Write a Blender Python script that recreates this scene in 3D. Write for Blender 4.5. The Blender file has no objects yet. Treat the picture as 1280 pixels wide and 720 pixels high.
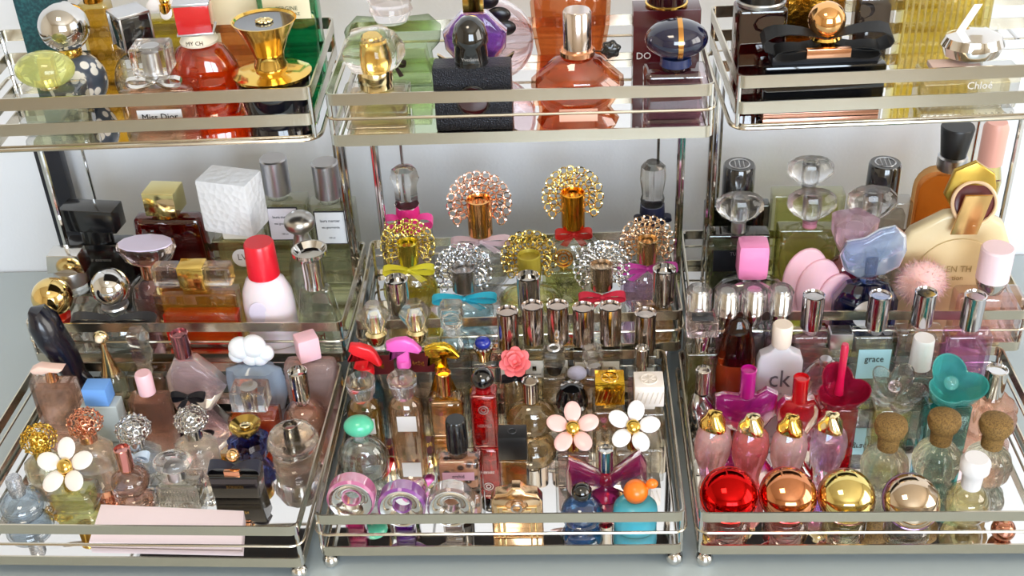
import bpy, bmesh, math, random
from mathutils import Matrix, Vector, noise
random.seed(7)
S = bpy.context.scene; COL = S.collection
PI = math.pi
# ---------------------------------------------------------------- camera
F = 1533.2; CAM = Vector((0.05121, -0.61977, 0.65432))
M = Matrix.Rotation(0.06035, 3, 'Z') @ Matrix.Rotation(0.98821, 3, 'X') @ Matrix.Rotation(-0.04925, 3, 'Z')
cd = bpy.data.cameras.new('camera'); cam = bpy.data.objects.new('camera', cd); COL.objects.link(cam)
cam.matrix_world = Matrix.Translation(CAM) @ M.to_4x4()
cd.sensor_width = 36; cd.lens = F / 1280 * 36; cd.clip_start = .01; S.camera = cam
def ray(x, y): return M @ Vector(((x - 640) / F, (360 - y) / F, -1.0))
def hit(x, y, z):
    d = ray(x, y); return CAM + d * ((z - CAM.z) / d.z)
def pix(P):
    q = M.transposed() @ (P - CAM); return 640 + F * q.x / -q.z, 360 - F * q.y / -q.z
# ---------------------------------------------------------------- materials
MC = {}
def newmat(name):
    m = bpy.data.materials.new(name); m.use_nodes = True; nt = m.node_tree; nt.nodes.clear()
    o = nt.nodes.new('ShaderNodeOutputMaterial'); return m, nt, o
def srgb(c):
    if isinstance(c, str):
        c = [int(c[i:i+2], 16) / 255 for i in (0, 2, 4)]
        c = [v / 12.92 if v <= .04045 else ((v + .055) / 1.055) ** 2.4 for v in c]
    return (c[0], c[1], c[2], 1)
def lt(c, k):    # tint of one wall crossing, so that light through both walls shows the named colour
    c = srgb(c); return tuple(v ** k for v in c[:3]) + (1,)
def cached(fn):
    def w(*a, **k):
        key = (fn.__name__, a, tuple(sorted(k.items())))
        if key not in MC: MC[key] = fn(*a, **k)
        return MC[key]
    return w
def bump(nt, bs, scale, strength, kind='noise', dist=.001, detail=2):
    tc = nt.nodes.new('ShaderNodeTexCoord')
    t = nt.nodes.new('ShaderNodeTexNoise' if kind == 'noise' else 'ShaderNodeTexVoronoi')
    t.inputs['Scale'].default_value = scale
    if kind == 'noise': t.inputs['Detail'].default_value = detail
    nt.links.new(tc.outputs['Object'], t.inputs['Vector'])
    b = nt.nodes.new('ShaderNodeBump'); b.inputs['Strength'].default_value = strength; b.inputs['Distance'].default_value = dist
    nt.links.new(t.outputs[0], b.inputs['Height']); nt.links.new(b.outputs[0], bs.inputs['Normal']); return t
@cached
def solid(c, rough=.4, metal=0., coat=0., bs=0, bk='noise', bstr=.5, sss=0., film=0., sheen=0.):
    m, nt, o = newmat('surface'); b = nt.nodes.new('ShaderNodeBsdfPrincipled')
    b.inputs['Base Color'].default_value = srgb(c); b.inputs['Roughness'].default_value = rough
    b.inputs['Metallic'].default_value = metal; b.inputs['Coat Weight'].default_value = coat
    b.inputs['Coat Roughness'].default_value = .05
    if sss: b.inputs['Subsurface Weight'].default_value = sss; b.inputs['Subsurface Scale'].default_value = .004
    if film: b.inputs['Thin Film Thickness'].default_value = film; b.inputs['Thin Film IOR'].default_value = 1.6
    if sheen: b.inputs['Sheen Weight'].default_value = sheen
    if bs: bump(nt, b, bs, bstr, bk)
    nt.links.new(b.outputs[0], o.inputs[0]); return m
def metal(c, r=.12, bs=0, bstr=.3): return solid(c, r, 1., bs=bs, bstr=bstr)
@cached
def glass(c='f4f6f4', rough=.0, dens=.35, bs=0, bstr=.4, bk='noise', film=0.):
    """walls of a bottle: mostly clear, mirror-like at grazing angles, tint deepens where the wall is seen edge-on"""
    m, nt, o = newmat('bottle_glass'); N = nt.nodes; Lk = nt.links
    col = lt(c, .6); lw = N.new('ShaderNodeLayerWeight'); lw.inputs['Blend'].default_value = .35
    mx = N.new('ShaderNodeMix'); mx.data_type = 'RGBA'
    mx.inputs['A'].default_value = col; mx.inputs['B'].default_value = tuple(v * (1 - .9 * dens) for v in col[:3]) + (1,)
    Lk.new(lw.outputs['Facing'], mx.inputs['Factor'])
    tr = N.new('ShaderNodeBsdfTransparent'); Lk.new(mx.outputs['Result'], tr.inputs['Color'])
    g = N.new('ShaderNodeBsdfGlossy'); g.inputs['Roughness'].default_value = max(rough, .02)
    fr = N.new('ShaderNodeFresnel'); fr.inputs['IOR'].default_value = 1.6
    ma = N.new('ShaderNodeMath'); ma.operation = 'MULTIPLY_ADD'; ma.inputs[1].default_value = 1.25; ma.inputs[2].default_value = .05
    Lk.new(fr.outputs[0], ma.inputs[0])
    # thin wall: only the outward side mirrors, light leaves through the inner side unhindered
    ge = N.new('ShaderNodeNewGeometry'); iv = N.new('ShaderNodeMath'); iv.operation = 'SUBTRACT'; iv.inputs[0].default_value = 1; Lk.new(ge.outputs['Backfacing'], iv.inputs[1])
    mu = N.new('ShaderNodeMath'); mu.operation = 'MULTIPLY'; Lk.new(ma.outputs[0], mu.inputs[0]); Lk.new(iv.outputs[0], mu.inputs[1])
    s = N.new('ShaderNodeMixShader'); Lk.new(mu.outputs[0], s.inputs[0]); Lk.new(tr.outputs[0], s.inputs[1]); Lk.new(g.outputs[0], s.inputs[2])
    if bs:
        bump(nt, g, bs, bstr, bk); Lk.new(g.inputs['Normal'].links[0].from_socket, fr.inputs['Normal']); Lk.new(g.inputs['Normal'].links[0].from_socket, lw.inputs['Normal'])
    Lk.new(s.outputs[0], o.inputs[0]); return m
@cached
def crystal(c='ffffff', rough=.0, ior=1.5, clear=.3, bs=0, bstr=.4, bk='noise', film=0., tw=None):
    """solid glass: refracts, with part of the light going straight through"""
    m, nt, o = newmat('solid_glass'); N = nt.nodes; Lk = nt.links
    k = srgb(c); sat = max(k[:3]) - min(k[:3]); tw = (1 if sat < .2 else .72) if tw is None else tw; clear = clear if sat < .2 else clear * .8
    p = N.new('ShaderNodeBsdfPrincipled'); p.inputs['Base Color'].default_value = lt(c, .55 if tw == 1 else .75)
    p.inputs['Transmission Weight'].default_value = tw; p.inputs['Roughness'].default_value = rough; p.inputs['IOR'].default_value = ior
    if film: p.inputs['Thin Film Thickness'].default_value = film; p.inputs['Thin Film IOR'].default_value = 1.8
    if bs: bump(nt, p, bs, bstr, bk)
    t = N.new('ShaderNodeBsdfTransparent'); t.inputs[0].default_value = lt(c, .55)
    s = N.new('ShaderNodeMixShader'); s.inputs[0].default_value = clear
    Lk.new(p.outputs[0], s.inputs[1]); Lk.new(t.outputs[0], s.inputs[2]); Lk.new(s.outputs[0], o.inputs[0]); return m
@cached
def liquid(c, dens=.3, clear=.62):
    m, nt, o = newmat('perfume_liquid'); N = nt.nodes; Lk = nt.links
    p = N.new('ShaderNodeBsdfPrincipled'); p.inputs['Base Color'].default_value = lt(c, .42)
    p.inputs['Transmission Weight'].default_value = 1 - dens * .7; p.inputs['Roughness'].default_value = .03; p.inputs['IOR'].default_value = 1.33
    t = N.new('ShaderNodeBsdfTransparent'); t.inputs[0].default_value = lt(c, .42)
    s = N.new('ShaderNodeMixShader'); s.inputs[0].default_value = clear
    Lk.new(p.outputs[0], s.inputs[1]); Lk.new(t.outputs[0], s.inputs[2]); Lk.new(s.outputs[0], o.inputs[0]); return m
@cached
def pattern(c1, c2, kind='voronoi', scale=200, lo=.4, hi=.45, rough=.35, metal=0., c3=None):
    m, nt, o = newmat('patterned'); N = nt.nodes; Lk = nt.links
    b = N.new('ShaderNodeBsdfPrincipled'); b.inputs['Roughness'].default_value = rough; b.inputs['Metallic'].default_value = metal
    tc = N.new('ShaderNodeTexCoord')
    t = N.new('ShaderNodeTexVoronoi' if kind == 'voronoi' else 'ShaderNodeTexNoise'); t.inputs['Scale'].default_value = scale
    Lk.new(tc.outputs['Object'], t.inputs['Vector'])
    r = N.new('ShaderNodeValToRGB'); e = r.color_ramp.elements
    e[0].position = lo; e[0].color = srgb(c1); e[1].position = hi; e[1].color = srgb(c2)
    if c3: x = e.new(min(1, hi + .15)); x.color = srgb(c3)
    Lk.new(t.outputs[0], r.inputs[0]); Lk.new(r.outputs[0], b.inputs['Base Color']); Lk.new(b.outputs[0], o.inputs[0]); return m
CHROME = metal('d4d2d0', .08); SILVER = metal('c9c9cb', .3); GOLD = metal('e8c268', .12); PGOLD = metal('ecdcae', .14); ROSE = metal('e8ab86', .16)
BLACK = solid('0b0b0d', .25, coat=.5); WHITE = solid('e4e2e4', .35); CR = crystal(); CLEAR = glass()
RAIL = metal('cbc3b2', .24)
# ---------------------------------------------------------------- mesh collectors
class MB:
    def __init__(s): s.v = []; s.f = []; s.flat = []
    def add(s, v, f, flat=False):
        n = len(s.v); s.v += [tuple(p) for p in v]; s.f += [tuple(i + n for i in q) for q in f]; s.flat += [flat] * len(f)
    def lathe(s, prof, c=(0, 0), sy=1, seg=24, flat=False, rot=0, wave=0, nw=0, mat=None, twist=0):
        v = []; f = []; n = len(prof)
        for k, (r, z) in enumerate(prof):
            r = max(r, 1e-6)
            for i in range(seg):
                a = 2 * PI * i / seg + rot + twist * k / n; rr = r * (1 + wave * math.cos(nw * (2 * PI * i / seg)))
                v.append((c[0] + rr * math.cos(a), c[1] + rr * math.sin(a) * sy, z))
        for k in range(n - 1):
            for i in range(seg):
                j = (i + 1) % seg; f.append((k * seg + i, k * seg + j, (k + 1) * seg + j, (k + 1) * seg + i))
        f.append(tuple(reversed(range(seg)))); f.append(tuple((n - 1) * seg + i for i in range(seg)))
        if prof[0][1] > prof[-1][1]: f = [tuple(reversed(q)) for q in f]
        if mat is not None: v = [mat @ Vector(p) for p in v]
        s.add(v, f, flat)
    def ball(s, c, r, sc=(1, 1, 1), seg=24, ring=14, flat=False, mat=None, disp=None):
        v = [(0, 0, -1)]; f = []
        for k in range(1, ring):
            t = PI * k / ring
            for i in range(seg): a = 2 * PI * i / seg; v.append((math.sin(t) * math.cos(a), math.sin(t) * math.sin(a), -math.cos(t)))
        v.append((0, 0, 1)); L = len(v) - 1
        for i in range(seg):
            j = (i + 1) % seg; f.append((0, 1 + j, 1 + i)); b = 1 + (ring - 2) * seg; f.append((L, b + i, b + j))
            for k in range(ring - 2): f.append((1 + k * seg + i, 1 + k * seg + j, 1 + (k + 1) * seg + j, 1 + (k + 1) * seg + i))
        out = []
        for p in v:
            q = Vector(p)
            if disp: q = q * disp(q)
            q = Vector((q.x * sc[0] * r, q.y * sc[1] * r, q.z * sc[2] * r))
            if mat is not None: q = mat @ q
            out.append(q + Vector(c))
        s.add(out, f, flat)
    def box(s, c, d, bev=0, taper=(1, 1), mat=None, seg=2):
        bm = bmesh.new(); bmesh.ops.create_cube(bm, size=1)
        for w in bm.verts:
            k = taper if w.co.z > 0 else (1, 1); w.co = Vector((w.co.x * d[0] * k[0], w.co.y * d[1] * k[1], w.co.z * d[2]))
        if bev > 0: bmesh.ops.bevel(bm, geom=bm.edges[:], offset=min(bev, min(d) * .45), segments=seg, affect='EDGES', profile=.6)
        bmesh.ops.recalc_face_normals(bm, faces=bm.faces[:])
        bm.verts.index_update(); v = []
        for w in bm.verts:
            q = w.co
            if mat is not None: q = mat @ q
            v.append(q + Vector(c))
        s.add(v, [[w.index for w in f.verts] for f in bm.faces], bev == 0 or seg == 1); bm.free()
    def tube(s, pts, r, seg=6, closed=False, sy=1):
        pts = [Vector(p) for p in pts]; n = len(pts); rr = r if isinstance(r, (list, tuple)) else [r] * n; v = []; f = []
        up = Vector((0, 0, 1)); pa = None
        for k, p in enumerate(pts):
            if closed: t = pts[(k + 1) % n] - pts[k - 1]
            else: t = pts[min(k + 1, n - 1)] - pts[max(k - 1, 0)]
            if t.length < 1e-9: t = Vector((0, 0, 1))
            t.normalize(); a = (pa - t * pa.dot(t)) if pa is not None else t.cross(up)
            if a.length < 1e-4: a = t.cross(Vector((1, 0, 0)))
            if a.length < 1e-4: a = t.cross(Vector((0, 1, 0)))
            a.normalize(); pa = a; b = t.cross(a)
            for i in range(seg): w = 2 * PI * i / seg; v.append(p + a * math.cos(w) * rr[k] + b * math.sin(w) * rr[k] * sy)
        for k in range(n if closed else n - 1):
            q = (k + 1) % n
            for i in range(seg): j = (i + 1) % seg; f.append((k * seg + i, k * seg + j, q * seg + j, q * seg + i))
        if not closed: f.append(tuple(reversed(range(seg)))); f.append(tuple((n - 1) * seg + i for i in range(seg)))
        s.add(v, f)
    def torus(s, c, R, r, mat=None, seg=24, q=6, sx=1, arc=1):
        n = seg; mat = mat or Matrix.Identity(3)
        s.tube([Vector(c) + mat @ Vector((R * sx * math.cos(2 * PI * i / n), R * math.sin(2 * PI * i / n), 0)) for i in range(n)], r, q, True)
    def plate(s, out, d, cy=0, bev=0, ns=3, mat=None):
        """outline in x,z pushed through depth d, edges rounded by bev"""
        n = len(out); cx = sum(p[0] for p in out) / n; cz = sum(p[1] for p in out) / n
        area = sum(out[i][0] * out[(i + 1) % n][1] - out[(i + 1) % n][0] * out[i][1] for i in range(n))
        if area < 0: out = out[::-1]
        lay = []
        bev = min(bev, d * .49)
        ks = [(-d / 2 + bev * (1 - math.sin(PI / 2 * k / ns)), bev * (1 - math.cos(PI / 2 * (1 - k / ns)) if 0 else 1 - math.sin(PI / 2 * k / ns) if 0 else bev and (1 - math.sqrt(max(0, 1 - (1 - k / ns) ** 2))))) for k in range(ns + 1)] if bev else [(-d / 2, 0)]
        if bev: ks = [(-d / 2 + bev * (k / ns), bev * (1 - math.sqrt(max(0, 1 - (1 - k / ns) ** 2)))) for k in range(ns + 1)]
        for y, i in ks: lay.append((y, i))
        for y, i in reversed(ks): lay.append((-y, i))
        v = []; f = []
        for y, ins in lay:
            for k in range(n):
                a = Vector(out[k - 1]); b = Vector(out[k]); c = Vector(out[(k + 1) % n])
                t = (c - a); t = t.normalized() if t.length > 1e-9 else Vector((1, 0)); nn = Vector((-t.y, t.x))
                p = b + nn * ins; v.append((p.x, cy + y, p.y))
        m = len(lay)
        for k in range(m - 1):
            for i in range(n): j = (i + 1) % n; f.append((k * n + i, k * n + j, (k + 1) * n + j, (k + 1) * n + i))
        f.append(tuple(reversed(range(n)))); f.append(tuple((m - 1) * n + i for i in range(n)))
        if mat is not None: v = [mat @ Vector(p) for p in v]
        s.add(v, f)
    def strip(s, pts, side, th):
        """a ribbon: centre points, half-width vector per point, thickness"""
        v = []; f = []; n = len(pts)
        for k in range(n):
            p = Vector(pts[k]); w = Vector(side[k]); t = Vector(pts[min(k + 1, n - 1)]) - Vector(pts[max(k - 1, 0)]); nn = t.cross(w)
            nn = nn.normalized() * th if nn.length > 1e-12 else Vector((0, 0, th))
            v += [p - w - nn, p + w - nn, p + w + nn, p - w + nn]
        for k in range(n - 1):
            for i in range(4): j = (i + 1) % 4; f.append((4 * k + i, 4 * k + j, 4 * k + 4 + j, 4 * k + 4 + i))
        f.append((3, 2, 1, 0)); f.append((4 * n - 4, 4 * n - 3, 4 * n - 2, 4 * n - 1)); s.add(v, f)
    def build(s, name, mat, parent=None):
        me = bpy.data.meshes.new(name); me.from_pydata(s.v, [], s.f); me.materials.append(mat)
        me.polygons.foreach_set('use_smooth', [not x for x in s.flat]); me.update()
        try: me.set_sharp_from_angle(angle=math.radians(38))
        except Exception: pass
        o = bpy.data.objects.new(name, me); COL.objects.link(o)
        if parent is not None: o.parent = parent
        return o
def tag(o, label, cat, group=None):
    o['label'] = label; o['category'] = cat
    if group: o['group'] = group
    return o
# ---------------------------------------------------------------- trays (solved from the photograph, metres)
WB, WM, WT = .25945, .266, .26445
TR = {}   # (unit, tier): x, y front, yaw, z of rail top, width, depth
_o = [[-.00503, -.00579, -.01915, .0001], [-.00242, -.00115, -.01907, -.0005], [.00745, -.00059, .03188, -.00025],
      [-.01124, .00337, .00233, -.0001], [-.0010, .00021, .03041, .0005], [.00878, -.00979, .0066, .0006],
      [-.0145, .00242, -.00207, 0], [-.0010, .00093, -.01938, 0], [.01751, .01039, .03936, -.0004]]
for u in range(3):
    for k, (w, d, y, z) in enumerate([(WB, .190, 0, .055), (WM, .1282, .19399, .08885), (WT, .1335, .15336, .31011)]):
        o = _o[u * 3 + k]; TR['BMT'[k] + str(u + 1)] = (([-.26791, .00732, .27941][u]) + o[0], y + o[1], o[2], z + o[3], w, d)
FLOOR_DROP = .0370
def floor_z(t): return TR[t][3] - FLOOR_DROP
def tmat(t):
    x, y, a, z, w, d = TR[t]; return Matrix.Translation((x, y, z)) @ Matrix.Rotation(a, 4, 'Z')
# ---------------------------------------------------------------- bottle builder: sizes in photo pixels at the thing's own distance
WARN = []; TRAYOF = {}
# millimetres each bottle is shifted on its shelf so that neighbours only touch
NUDGE = {'rectangular peach perfume bottle with clear cube cap and silver bow at its neck': (0, -2.72),
'flame-orange rounded bottle with a red cube cap and pale lettered collar': (0, 2.72),
'black bottle crowned by a flared gold cup cap on a wide gold saucer': (-0.33, 2.8),
'tall emerald-green ribbed glass bottle with a cream label': (-5.78, 0),
'large pale green bottle with broad rounded shoulders and ringed pink-tinted neck': (4.82, 0),
'round lilac crackle-glass bottle with black petals, behind the black glitter bottle': (-1.72, 0),
'second faceted amber bottle, larger and behind the one with the black flower seal': (1.72, 0),
'pink-violet square bottle under a midnight-blue pebble cap with a gold strap': (-2.98, 0),
'tall dark wine-red bottle with silver-ringed black cap, beside the black satin bow': (4.88, 2.72),
'black block bottle with a wide black satin bow, gold ball stopper and gold plate': (0, -2.72),
'round bottle with mirror-silver ball cap and long black ribbon bow': (-6.32, -2.22),
'matte black square bottle with a flat black block cap at the back left': (-0.72, 0),
'pink faceted bottle with a broad oval lilac-topped crystal cap': (0, 2.22),
'deep red bottle with a mirror-gold cube cap, left of the white cube': (0.72, 0),
'amber bottle over a red base with a long clear bar cap banded in gold': (-8.22, 0),
'white carved porcelain cube cap on a yellowish ribbed bottle with a round label': (-1, 0),
'pearl-white plastic bottle with dimpled side and bright red cap': (-6.06, 0),
'pale green rectangular bottle with silver cap, beside the white cube cap': (-6.22, -1.23),
'pale green rectangular bottle with silver cap, beside the rack post': (-5.86, -1.15),
'clear tapering bottle with red lettering and a chrome disc cap': (-6.22, 0),
'round bottle with bright gold scrollwork fan, orange-gold cap and thin red ribbon': (0, 7.22),
'yellow bottle with pale gold and pink scrollwork fan and a yellow ribbon': (2.92, -0.34),
'olive-yellow bottle with gold scrollwork fan and matte yellow cap': (0, -7.22),
'bottle with champagne scrollwork fan and magenta ribbons, beside the right post': (-9, 0),
'bottle with tall clear faceted stopper and dark navy bow': (-7.39, 0),
'rectangular amber bottle with a dished chrome cap at the right end': (0, 3.2),
'dark smoky square bottle with black knob cap': (-1.72, 0),
'yellow-green square bottle with a wide crystal cap, the farther of the two': (1.72, 0),
'clear yellow square bottle with a wide crystal cap, the nearer of the two': (-3.16, 5.72),
'clear square bottle with wide crystal cap, before the greyish glass one': (-6.72, 6.22),
'low violet-blue bottle with a tall rounded pink cap': (0, 5.13),
'magenta round bottle with crystal flower cap wrapped in pale pink petals': (0, -5.22),
'dark blue faceted bottle with a clear blue butterfly-shaped cap': (-8.72, 6.83),
'large cream disc bottle with a gold strap passing through a ring cap': (5.19, 0),
'fluffy pale pink powder-puff pompom between the blue and pink bottles': (-7.58, 0),
'pearly pink low bottle with white-pink cylinder cap at the right edge': (7.68, 0.96),
'black stiletto-shoe bottle with a slim gilt heel, at the back left': (-9, 0),
'slender teardrop bottle with a long gold cone neck and pearl ring top': (-2.22, -9),
'amber-brown square bottle with a leaning faceted crystal stopper': (-3.9, 0),
'leaning pale pink sculpted bottle with metallic rose cylinder cap and black bow': (-4.22, -4.99),
'dusty-blue flower-shaped bottle topped with a white cloud cap': (-2.06, -5.77),
'smoky rose scroll-moulded bottle with a pink cube cap': (-3.36, -4.4),
'yellow-green square bottle with a large white daisy on its cap, front left': (5.22, 0),
'miniature with a rose-gold filigree crown cap': (-1.22, 0),
'miniature with a silver filigree crown cap and pale blue bow': (1.22, 0),
'round grey-blue glass bottle with beaded silver cap, at the far left edge': (-5.22, 0),
'dark-red-labelled bottle with faceted crystal cap, nearest the side rail': (-1.36, -3.11),
'dark-red-labelled bottle with faceted crystal cap, behind the pink trigger': (-6.34, 0),
'clear bottle with a bubble-ringed glass cube cap, in front of the cyan ribbon': (-6.22, -2.09),
'square clear bottle with tall silver cap, first from left in the row of six': (6.22, 0),
'square clear bottle with tall silver cap, second from left in the row of six': (3.42, 0),
'square clear bottle with tall silver cap, third from left in the row of six': (0.5, 0.72),
'square clear bottle with tall silver cap, fifth from left in the row of six': (0, 0.22),
'trigger-spray miniature with a red head and blue body': (0, -1.38),
'tall clear bottle with a beaded sapphire and gold crown cap': (2.42, 0),
'round champagne-gold bottle with a tilted silver cap': (-2.22, 0),
'slim bottle with a rounded glass cap over a black collar': (0, -0.72),
'low champagne bottle with crystal cube cap and lavender puff beside it': (0, -3.72),
'square peach bottle with a large glossy black rounded cap': (2.22, 0),
'square bottle under a big white daisy with gold centre, right side': (0, 4.22),
'magenta bow-shaped glass bottle with a silver cap at its knot': (0, -4.72),
'narrow bottle with see-through chrome-cored cap, leftmost of the four': (5.1, 0),
'narrow bottle with see-through chrome-cored cap, second from left of the four': (2.92, -1.53),
'narrow bottle with see-through chrome-cored cap, third from left of the four': (1.38, 0),
'clear square bottle with silver cylinder cap, left of the pale blue labelled one': (-6.22, 0),
'clear square bottle with silver cylinder cap and a pale blue label': (7.72, 0),
'clear square bottle with silver cylinder cap behind the white-capped bottle': (1.24, 4.22),
'pale yellow square bottle with an open square glass cap': (0.48, 0),
'flame-shaped bottle, smoky brown above and orange-red below': (-0.3, -4.22),
'frosted flask-shaped bottle with round cream screw cap and grey letters': (2.38, 0),
'magenta butterfly-shaped bottle with matching cylinder cap': (2.58, 0),
'cherry-red heart-shaped bottle with matching cylinder cap': (3.72, 0),
'crimson glass bottle with an open petal-cup cap and upright red stem': (-0.72, 0),
'yellow-tinted glass bottle with a clear petal-cup cap': (0.04, 0),
'teal glass bottle with a teal petal-cup cap': (5.72, 0),
'swirled silver bottle with small silver cap, beside the left rail of the right rack': (0.39, 0),
'square clear bottle with a plain white barrel cap': (1.76, -4.22),
'crinkled peach-pink glass bottle with silver cap at the right edge': (3.18, 0),
'slim clear bottle with a dark-topped square cap, beside the pale blue label': (-5.46, 0),
'iridescent lavender disc bottle behind the cherry-red heart': (9, 0),
'twisted egg-shaped pink bottle with gold knot top, leftmost of four': (1.09, 0),
'twisted egg-shaped coral and magenta bottle with silver knot top, second of four': (2.72, 0),
'twisted egg-shaped blush bottle with gold knot top, third of four': (0.94, 0),
'low bottle with a mirror-red dome cap, leftmost of the domes': (4.39, 0),
'low bottle with a mirror-copper dome cap rimmed in red': (4.22, 0),
'low bottle with a mirror-gold dome cap': (1.68, 0)}
# measured in the photograph: (foot of the bottle, shoulder) where the mirror image of the bottle starts below the foot
FOOT = {'B1':{64:(510,470),60:(535,474),131:(502,452),175:(508,462),231:(503,440),313:(504,449),387:(503,444),118:(545,501),178:(535,494),371:(540,502),309:(545,514),305:(574,540),289:(614,584),212:(616,596),151:(614,586),72:(632,608),43:(595,570),103:(580,550),160:(580,558),235:(574,546),24:(645,616)},'B2':{468:(497,424),527:(497,424),573:(497,412),624:(497,435),660:(497,428),696:(497,428),729:(497,430),763:(497,429),807:(497,437),455:(515,465),599:(503,448),450:(550,498),502:(547,495),554:(540,494),602:(552,486),643:(520,470),666:(542,500),692:(512,464),741:(510,460),711:(552,520),762:(548,504),811:(550,506),803:(515,462),716:(600,559),792:(602,562),569:(606,566),640:(608,568),757:(615,586),447:(598,546),436:(664,640),500:(664,650),562:(664,650),645:(664,640),727:(655,624),795:(656,626)},'B3':{866:(494,404),905:(494,404),941:(494,404),977:(494,404),1028:(496,412),1088:(496,412),1158:(496,412),1220:(496,412),878:(513,434),924:(508,446),975:(513,432),932:(548,492),996:(556,498),1058:(552,500),1122:(552,500),1184:(556,496),879:(540,490),1151:(505,460),1242:(540,496),1061:(498,440),1018:(515,450),1115:(602,560),1182:(596,553),1247:(602,558),892:(598,535),937:(598,535),989:(598,535),1041:(598,535),906:(658,642),981:(658,642),1060:(658,642),1145:(662,646),1221:(650,606),1258:(672,651)}}
class B:
    def __init__(s, label, t, x, yt, yb, rot=0, name='perfume_bottle', cat='perfume bottle', group=None, z0=None):
        fz = floor_z(t) + .0002 if z0 is None else z0; s.yb = yb; s.yt = yt; d = ray(x, yt); s.nb, s.ys = FOOT.get(t, {}).get(x, (yb, yb)); s.ob = yb; yb = s.nb
        lo, hi = .3, 2.5
        for _ in range(60):
            m = (lo + hi) / 2; P = CAM + d * m; 
            if P.z <= fz + .0005: hi = m; continue
            _, py = pix(Vector((P.x, P.y, fz)))
            if py > yb: lo = m      # too near: base lies too low in the picture
            else: hi = m
        P = CAM + d * m; s.base = Vector((P.x, P.y, fz)); s.h = P.z - fz
        q = M.transposed() @ (s.base + Vector((0, 0, s.h * .5)) - CAM); s.s = -q.z / F; s.v = s.h / (yb - yt)
        tx, ty, a, tz, w, dd = TR[t]; L = tmat(t).inverted() @ s.base
        if z0 is None and not (-w / 2 - .001 < L.x < w / 2 and -.001 < L.y < dd + .004): WARN.append((label, t, round(L.x, 3), round(L.y, 3)))
        s.r = bpy.data.objects.new(name, None); COL.objects.link(s.r); s.r.empty_display_size = .01
        nx, ny = NUDGE.get(label, (0, 0)); TRAYOF.update({s.r.name: t} if z0 is None else {}); s.r.location = s.base + Vector((nx, ny, 0)) * .001; s.r.rotation_euler = (0, 0, a + math.radians(rot)); tag(s.r, label, cat, group); s.last = None
    def Z(s, y):
        if y > s.ys and s.ob != s.ys: y = s.ys + (y - s.ys) * (s.nb - s.ys) / (s.ob - s.ys)
        return (s.nb - y) * s.v
    def out(s, mb, part, mat, label=None, sub=False):
        o = mb.build(part, mat, s.last if sub else s.r)
        if label: o['label'] = label
        if not sub: s.last = o
        return s
    def lathe(s, part, mat, prof, cx=0, cy=0, sy=1, seg=28, flat=False, rot=0, wave=0, nw=0, label=None, sub=False, twist=0):
        mb = MB(); mb.lathe([(r * s.s, s.Z(y)) for r, y in prof], (cx * s.s, cy * s.s), sy, seg, flat, rot, wave, nw, twist=twist)
        return s.out(mb, part, mat, label, sub)
    def cyl(s, part, mat, r, y1, y2, bev=1.2, **k):
        return s.lathe(part, mat, [(r - bev, y1), (r, y1 + bev), (r, y2)], **k)
    def cup(s, part, mat, r, y1, y2, deep=5, **k):      # cap with a dished top
        return s.lathe(part, mat, [(1, y1 + deep), (r * .82, y1 + deep * .9), (r * .9, y1), (r, y1 + .6), (r * .97, y2)], **k)
    def ball(s, part, mat, r, y, sc=(1, 1, 1), cx=0, cy=0, seg=28, ring=18, flat=False, label=None, sub=False, disp=None):
        mb = MB(); mb.ball((cx * s.s, cy * s.s, s.Z(y)), r * s.s, sc, seg, ring, flat, disp=disp); return s.out(mb, part, mat, label, sub)
    def box(s, part, mat, w, d, y1, y2, bev=2, cx=0, cy=0, taper=(1, 1), rot=0, label=None, sub=False, seg=2):
        mb = MB(); z1, z2 = s.Z(y2), s.Z(y1)
        mb.box((cx * s.s, cy * s.s, (z1 + z2) / 2), (w * s.s, d * s.s, z2 - z1), bev * s.s, taper, Matrix.Rotation(math.radians(rot), 3, 'Z') if rot else None, seg)
        return s.out(mb, part, mat, label, sub)
    def plate(s, part, mat, outl, d, bev=2, cy=0, label=None, sub=False):
        mb = MB(); mb.plate([(x * s.s, s.Z(y)) for x, y in outl], d * s.s, cy * s.s, bev * s.s); return s.out(mb, part, mat, label, sub)
    # bodies -----------------------------------------------------
    def jar(s, w, d, y1, y2=None, liq=None, fill=None, g=None, bev=4, taper=(1, 1), cx=0, dens=.3, wall=.1):
        y2 = s.yb if y2 is None else y2
        s.box('glass_body', g or CLEAR, w, d, y1, y2, bev, cx=cx, taper=taper, seg=3)
        if liq:
            fl = fill if fill is not None else y1 + (y2 - y1) * .25
            s.box('liquid', liquid(liq, dens) if isinstance(liq, str) else liq, w * (1 - wall * 1.6), d * (1 - wall * 2.2), fl, y2 - min(5, (y2 - y1) * .1), bev * .8, cx=cx, taper=taper, sub=True, seg=2)
        return s
    def pot(s, prof, liq=None, fill=None, g=None, dens=.3, sy=1, seg=28, flat=False, wave=0, nw=0, k=.88, twist=0, rot=0):
        s.lathe('glass_body', g or CLEAR, prof, sy=sy, seg=seg, flat=flat, wave=wave, nw=nw, twist=twist, rot=rot)
        if liq:
            fl = fill if fill is not None else prof[0][1] + (prof[-1][1] - prof[0][1]) * .3; pr = []
            for i in range(len(prof)):
                r, y = prof[i]
                if y >= fl:
                    if not pr and i:
                        r0, y0 = prof[i - 1]; t = (fl - y0) / (y - y0) if y != y0 else 0; pr.append(((r0 + (r - r0) * t) * k, fl))
                    pr.append((r * k, min(y, s.yb - 2.5)))
            if len(pr) > 1: s.lathe('liquid', liquid(liq, dens) if isinstance(liq, str) else liq, pr, sy=sy, seg=seg, sub=True, twist=twist, rot=rot)
        return s
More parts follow.
